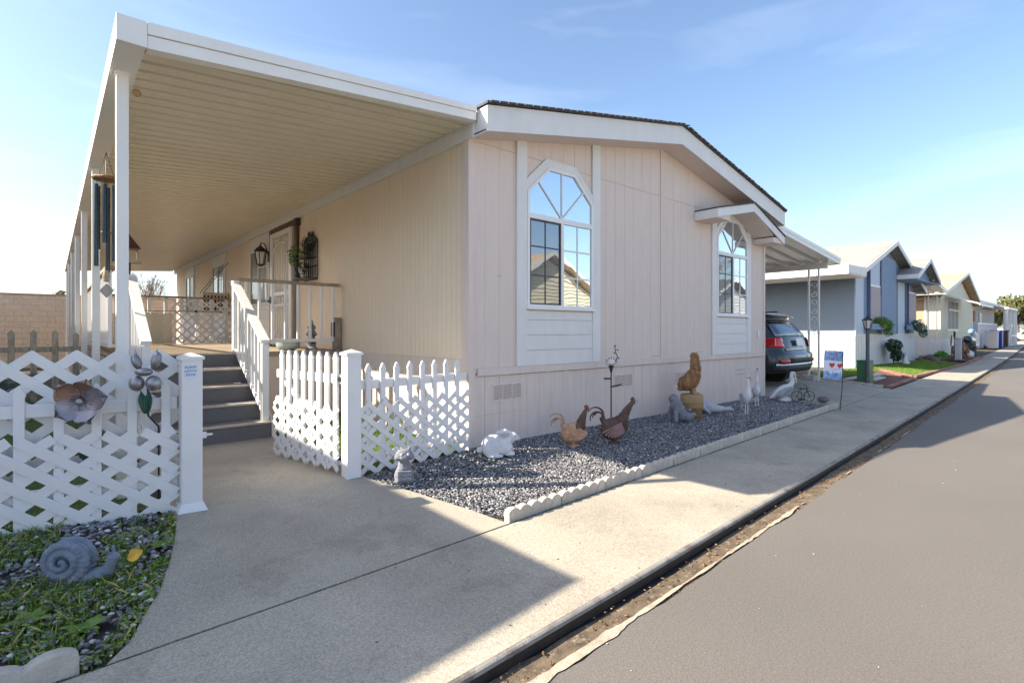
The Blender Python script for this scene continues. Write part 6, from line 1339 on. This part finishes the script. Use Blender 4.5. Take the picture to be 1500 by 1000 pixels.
def farcar(lab, x, y, m):
    T = thing('distant_car', lab, 'car', (x, y, -.14), 0, 'cars parked at the end of the street'); b = MB(); pr = [(-2.3, .35), (2.3, .35), (2.35, .8), (1.3, .98), (.7, 1.5), (-1.1, 1.52), (-2.0, 1.0), (-2.35, .85)]
    b.prism([(x - .9, y + p, z - .14) for p, z in pr], (1.8, 0, 0)); b.build('body', m, T, bevel=.08)
    for yy in (-1.4, 1.4):
        for xx in (x - .9, x + .7): b = MB(); b.tube([(xx, y + yy, .18), (xx + .2, y + yy, .18)], .33, 14); b.build('wheel', M['tyre'], T)
    b = MB(); b.prism([(x - .905, y + p, z - .14) for p, z in [(-1.7, 1.0), (.95, 1.0), (.6, 1.42), (-1.0, 1.44)]], (-.01, 0, 0)); b.build('side_glass', M['carglass'], T)
farcar('red car parked at the far end of the street', 96, 6.8, M['red']); farcar('white car parked at the far end beside the red one', 101, 3.0, M['vinyl'])
for k, (lb, loc, h, rw, sd_, mm) in enumerate((('large olive green tree at the right edge beyond the street end', (114, 5.4, 0), 8.0, 4.6, 41, 'olive'), ('olive tree just left of the large one, above the white pole frame', (104, 7.4, 0), 5.6, 3.2, 42, 'olive'), ('low rounded green tree above the far house roof', (100, 9.8, 0), 5.2, 2.7, 43, 'olive'), ('tall green tree beyond the white wall at right', (126, 3.6, 0), 7.6, 4.2, 45, 'olive'))): tree(lb, loc, h, rw, sd_, mm, 6000, .22)

# ============================================================ HOUSES OUTSIDE THE FRAME (their shadow and reflections are in the picture)
LN = thing('left_neighbour_house', 'white neighbouring home with side awning standing just left of the view', 'house', (-11, 9, 0))
b = MB(); b.box(-16.8, .2, 0, -8.9, 18, 3.6); b.build('wall', M['white'], LN)
gable_roof(LN, -17, -12.9, -8.6, 3.85, 4.7, 3.85, -.12, 18.3, M['shingle'], M['white'])
b = MB(); b.prism([(-8.8, -.23, 3.78), (-5.62, -.23, 3.37), (-5.62, -.23, 3.45), (-8.8, -.23, 3.86)], (0, 18.4, 0)); b.build('awning_roof', M['alum'], LN)
for y in (.5, 4, 8, 12, 16): b = MB(); b.box(-5.8, y, 0, -5.72, y + .08, 3.39); b.build('awning_post', M['alum'], LN)
def across(lab, x0, x1, zp_, wallm, roofm):
    T = thing('house_across_street', lab, 'house', ((x0 + x1) / 2, -18, 0), 0, 'houses across the street'); xm = (x0 + x1) / 2; yf = -14.2
    b = MB(); b.prism([(x0, yf, -.1), (x1, yf, -.1), (x1, yf, 3.1), (xm, yf, zp_ - .15), (x0, yf, 3.1)], (0, -14, 0)); b.build('wall', wallm, T)
    b = MB(); z = .1
    while z < zp_ - .5:
        hw = (x1 - x0) / 2 if z < 3.0 else (x1 - x0) / 2 * (zp_ - .2 - z) / (zp_ - .2 - 3.0); b.prism([(xm - hw, yf + .012, z), (xm + hw, yf + .012, z), (xm + hw, yf + .03, z - .02), (xm - hw, yf + .03, z - .02)], (0, -.011, .1)); z += .2
    b.build('lap_siding', wallm, T)
    b = MB(); b.prism([(x0 - .4, yf + .5, 2.95), (xm, yf + .5, zp_), (x1 + .4, yf + .5, 2.95), (x1 + .4, yf + .5, 3.12), (xm, yf + .5, zp_ + .18), (x0 - .4, yf + .5, 3.12)], (0, -15, 0)); b.build('roof', roofm, T)
    b = MB()
    for (xa, xb) in ((x0 - .4, xm), (xm, x1 + .4)): za_, zb_ = (2.9, zp_ - .05) if xb == xm else (zp_ - .05, 2.9); b.prism([(xa, yf + .53, za_), (xb, yf + .53, zb_), (xb, yf + .53, zb_ + .25), (xa, yf + .53, za_ + .25)], (0, -.025, 0))
    b.build('rake_board', M['white'], T)
    for xx in (x0 + 1.4, x1 - 3): b = MB(); b.box(xx, yf + .04, 1.2, xx + 1.5, yf + .07, 2.5); b.build('window', M['glassdark'], T)
across('cream lap sided gable house across the street opposite the beige house', 11.6, 19.2, 5.1, M['yellowh'], M['shingletan'])
across('grey gable house across the street further along', 30.5, 39, 5.0, M['greywall'], M['shingle'])
across('white gable house across the street behind the camera', -3.5, 4.5, 4.9, M['white'], M['shingle'])
baretree('bare street tree across the road, seen only in the window reflections', (25.5, -13.5, 0), 7.5, 77, .16, 6, group='bare trees across the street')
b = MB(); strip(b, lambda x: yk(x) - 8.6, lambda x: yk(x) - 9.9, -.08, -.08); strip(b, lambda x: yk(x) - 8.6, lambda x: yk(x) - 8.6, -.2, -.08); setting(b.build('far_pavement', M['concrete']))

# small litter: grit on the road, leaves and twigs in the gutter, crumbs on the concrete
def flecks(name, poly_xy, size, m, label, z, flat=.25):
    x, y = poly_xy; k = len(x); s_ = size * rng.uniform(.4, 1.5, k); sc_ = np.stack([s_, s_ * rng.uniform(.3, .8, k), s_ * flat], 1)
    v = np.einsum('nij,nkj->nki', rotmats(k, .5), ICO[None] * sc_[:, None, :]); zz = z(x, y) if callable(z) else np.full(k, z); v += np.stack([x, y, zz], 1)[:, None, :]
    tag(island_mesh(name, v, ICOF, m, 'stuff', smooth=False), label, 'litter')
x = rng.uniform(-4, 22, 110) ; y = np.array([yk(a) for a in x]) - .2 - np.abs(rng.normal(0, 1.3, 110))
flecks('road_grit', (x, y), .0055, mat('pale grit', (.62, .58, .52), .8, .3, 40, 0, island=.4), 'pale grit scattered on the road surface', -.163)
x = rng.uniform(-3, 20, 900); y = np.array([yk(a) for a in x]) - rng.uniform(.03, .22, 900)
flecks('gutter_litter', (x, y), .011, mat('leaf litter', (.20, .11, .05), .8, .5, 40, 0, island=.7), 'brown leaf litter and crumbs lying in the gutter', -.172)
x = rng.uniform(-3.2, 8, 150); y = np.array([yk(a) for a in x]) + rng.uniform(.05, 1.1, 150)
flecks('pavement_crumbs', (x, y), .006, mat('dark crumbs', (.07, .06, .05), .9, .3, 40, 0), 'dark crumbs scattered on the pavement slabs', -.118)
bpy.data.scenes.remove(scratch)
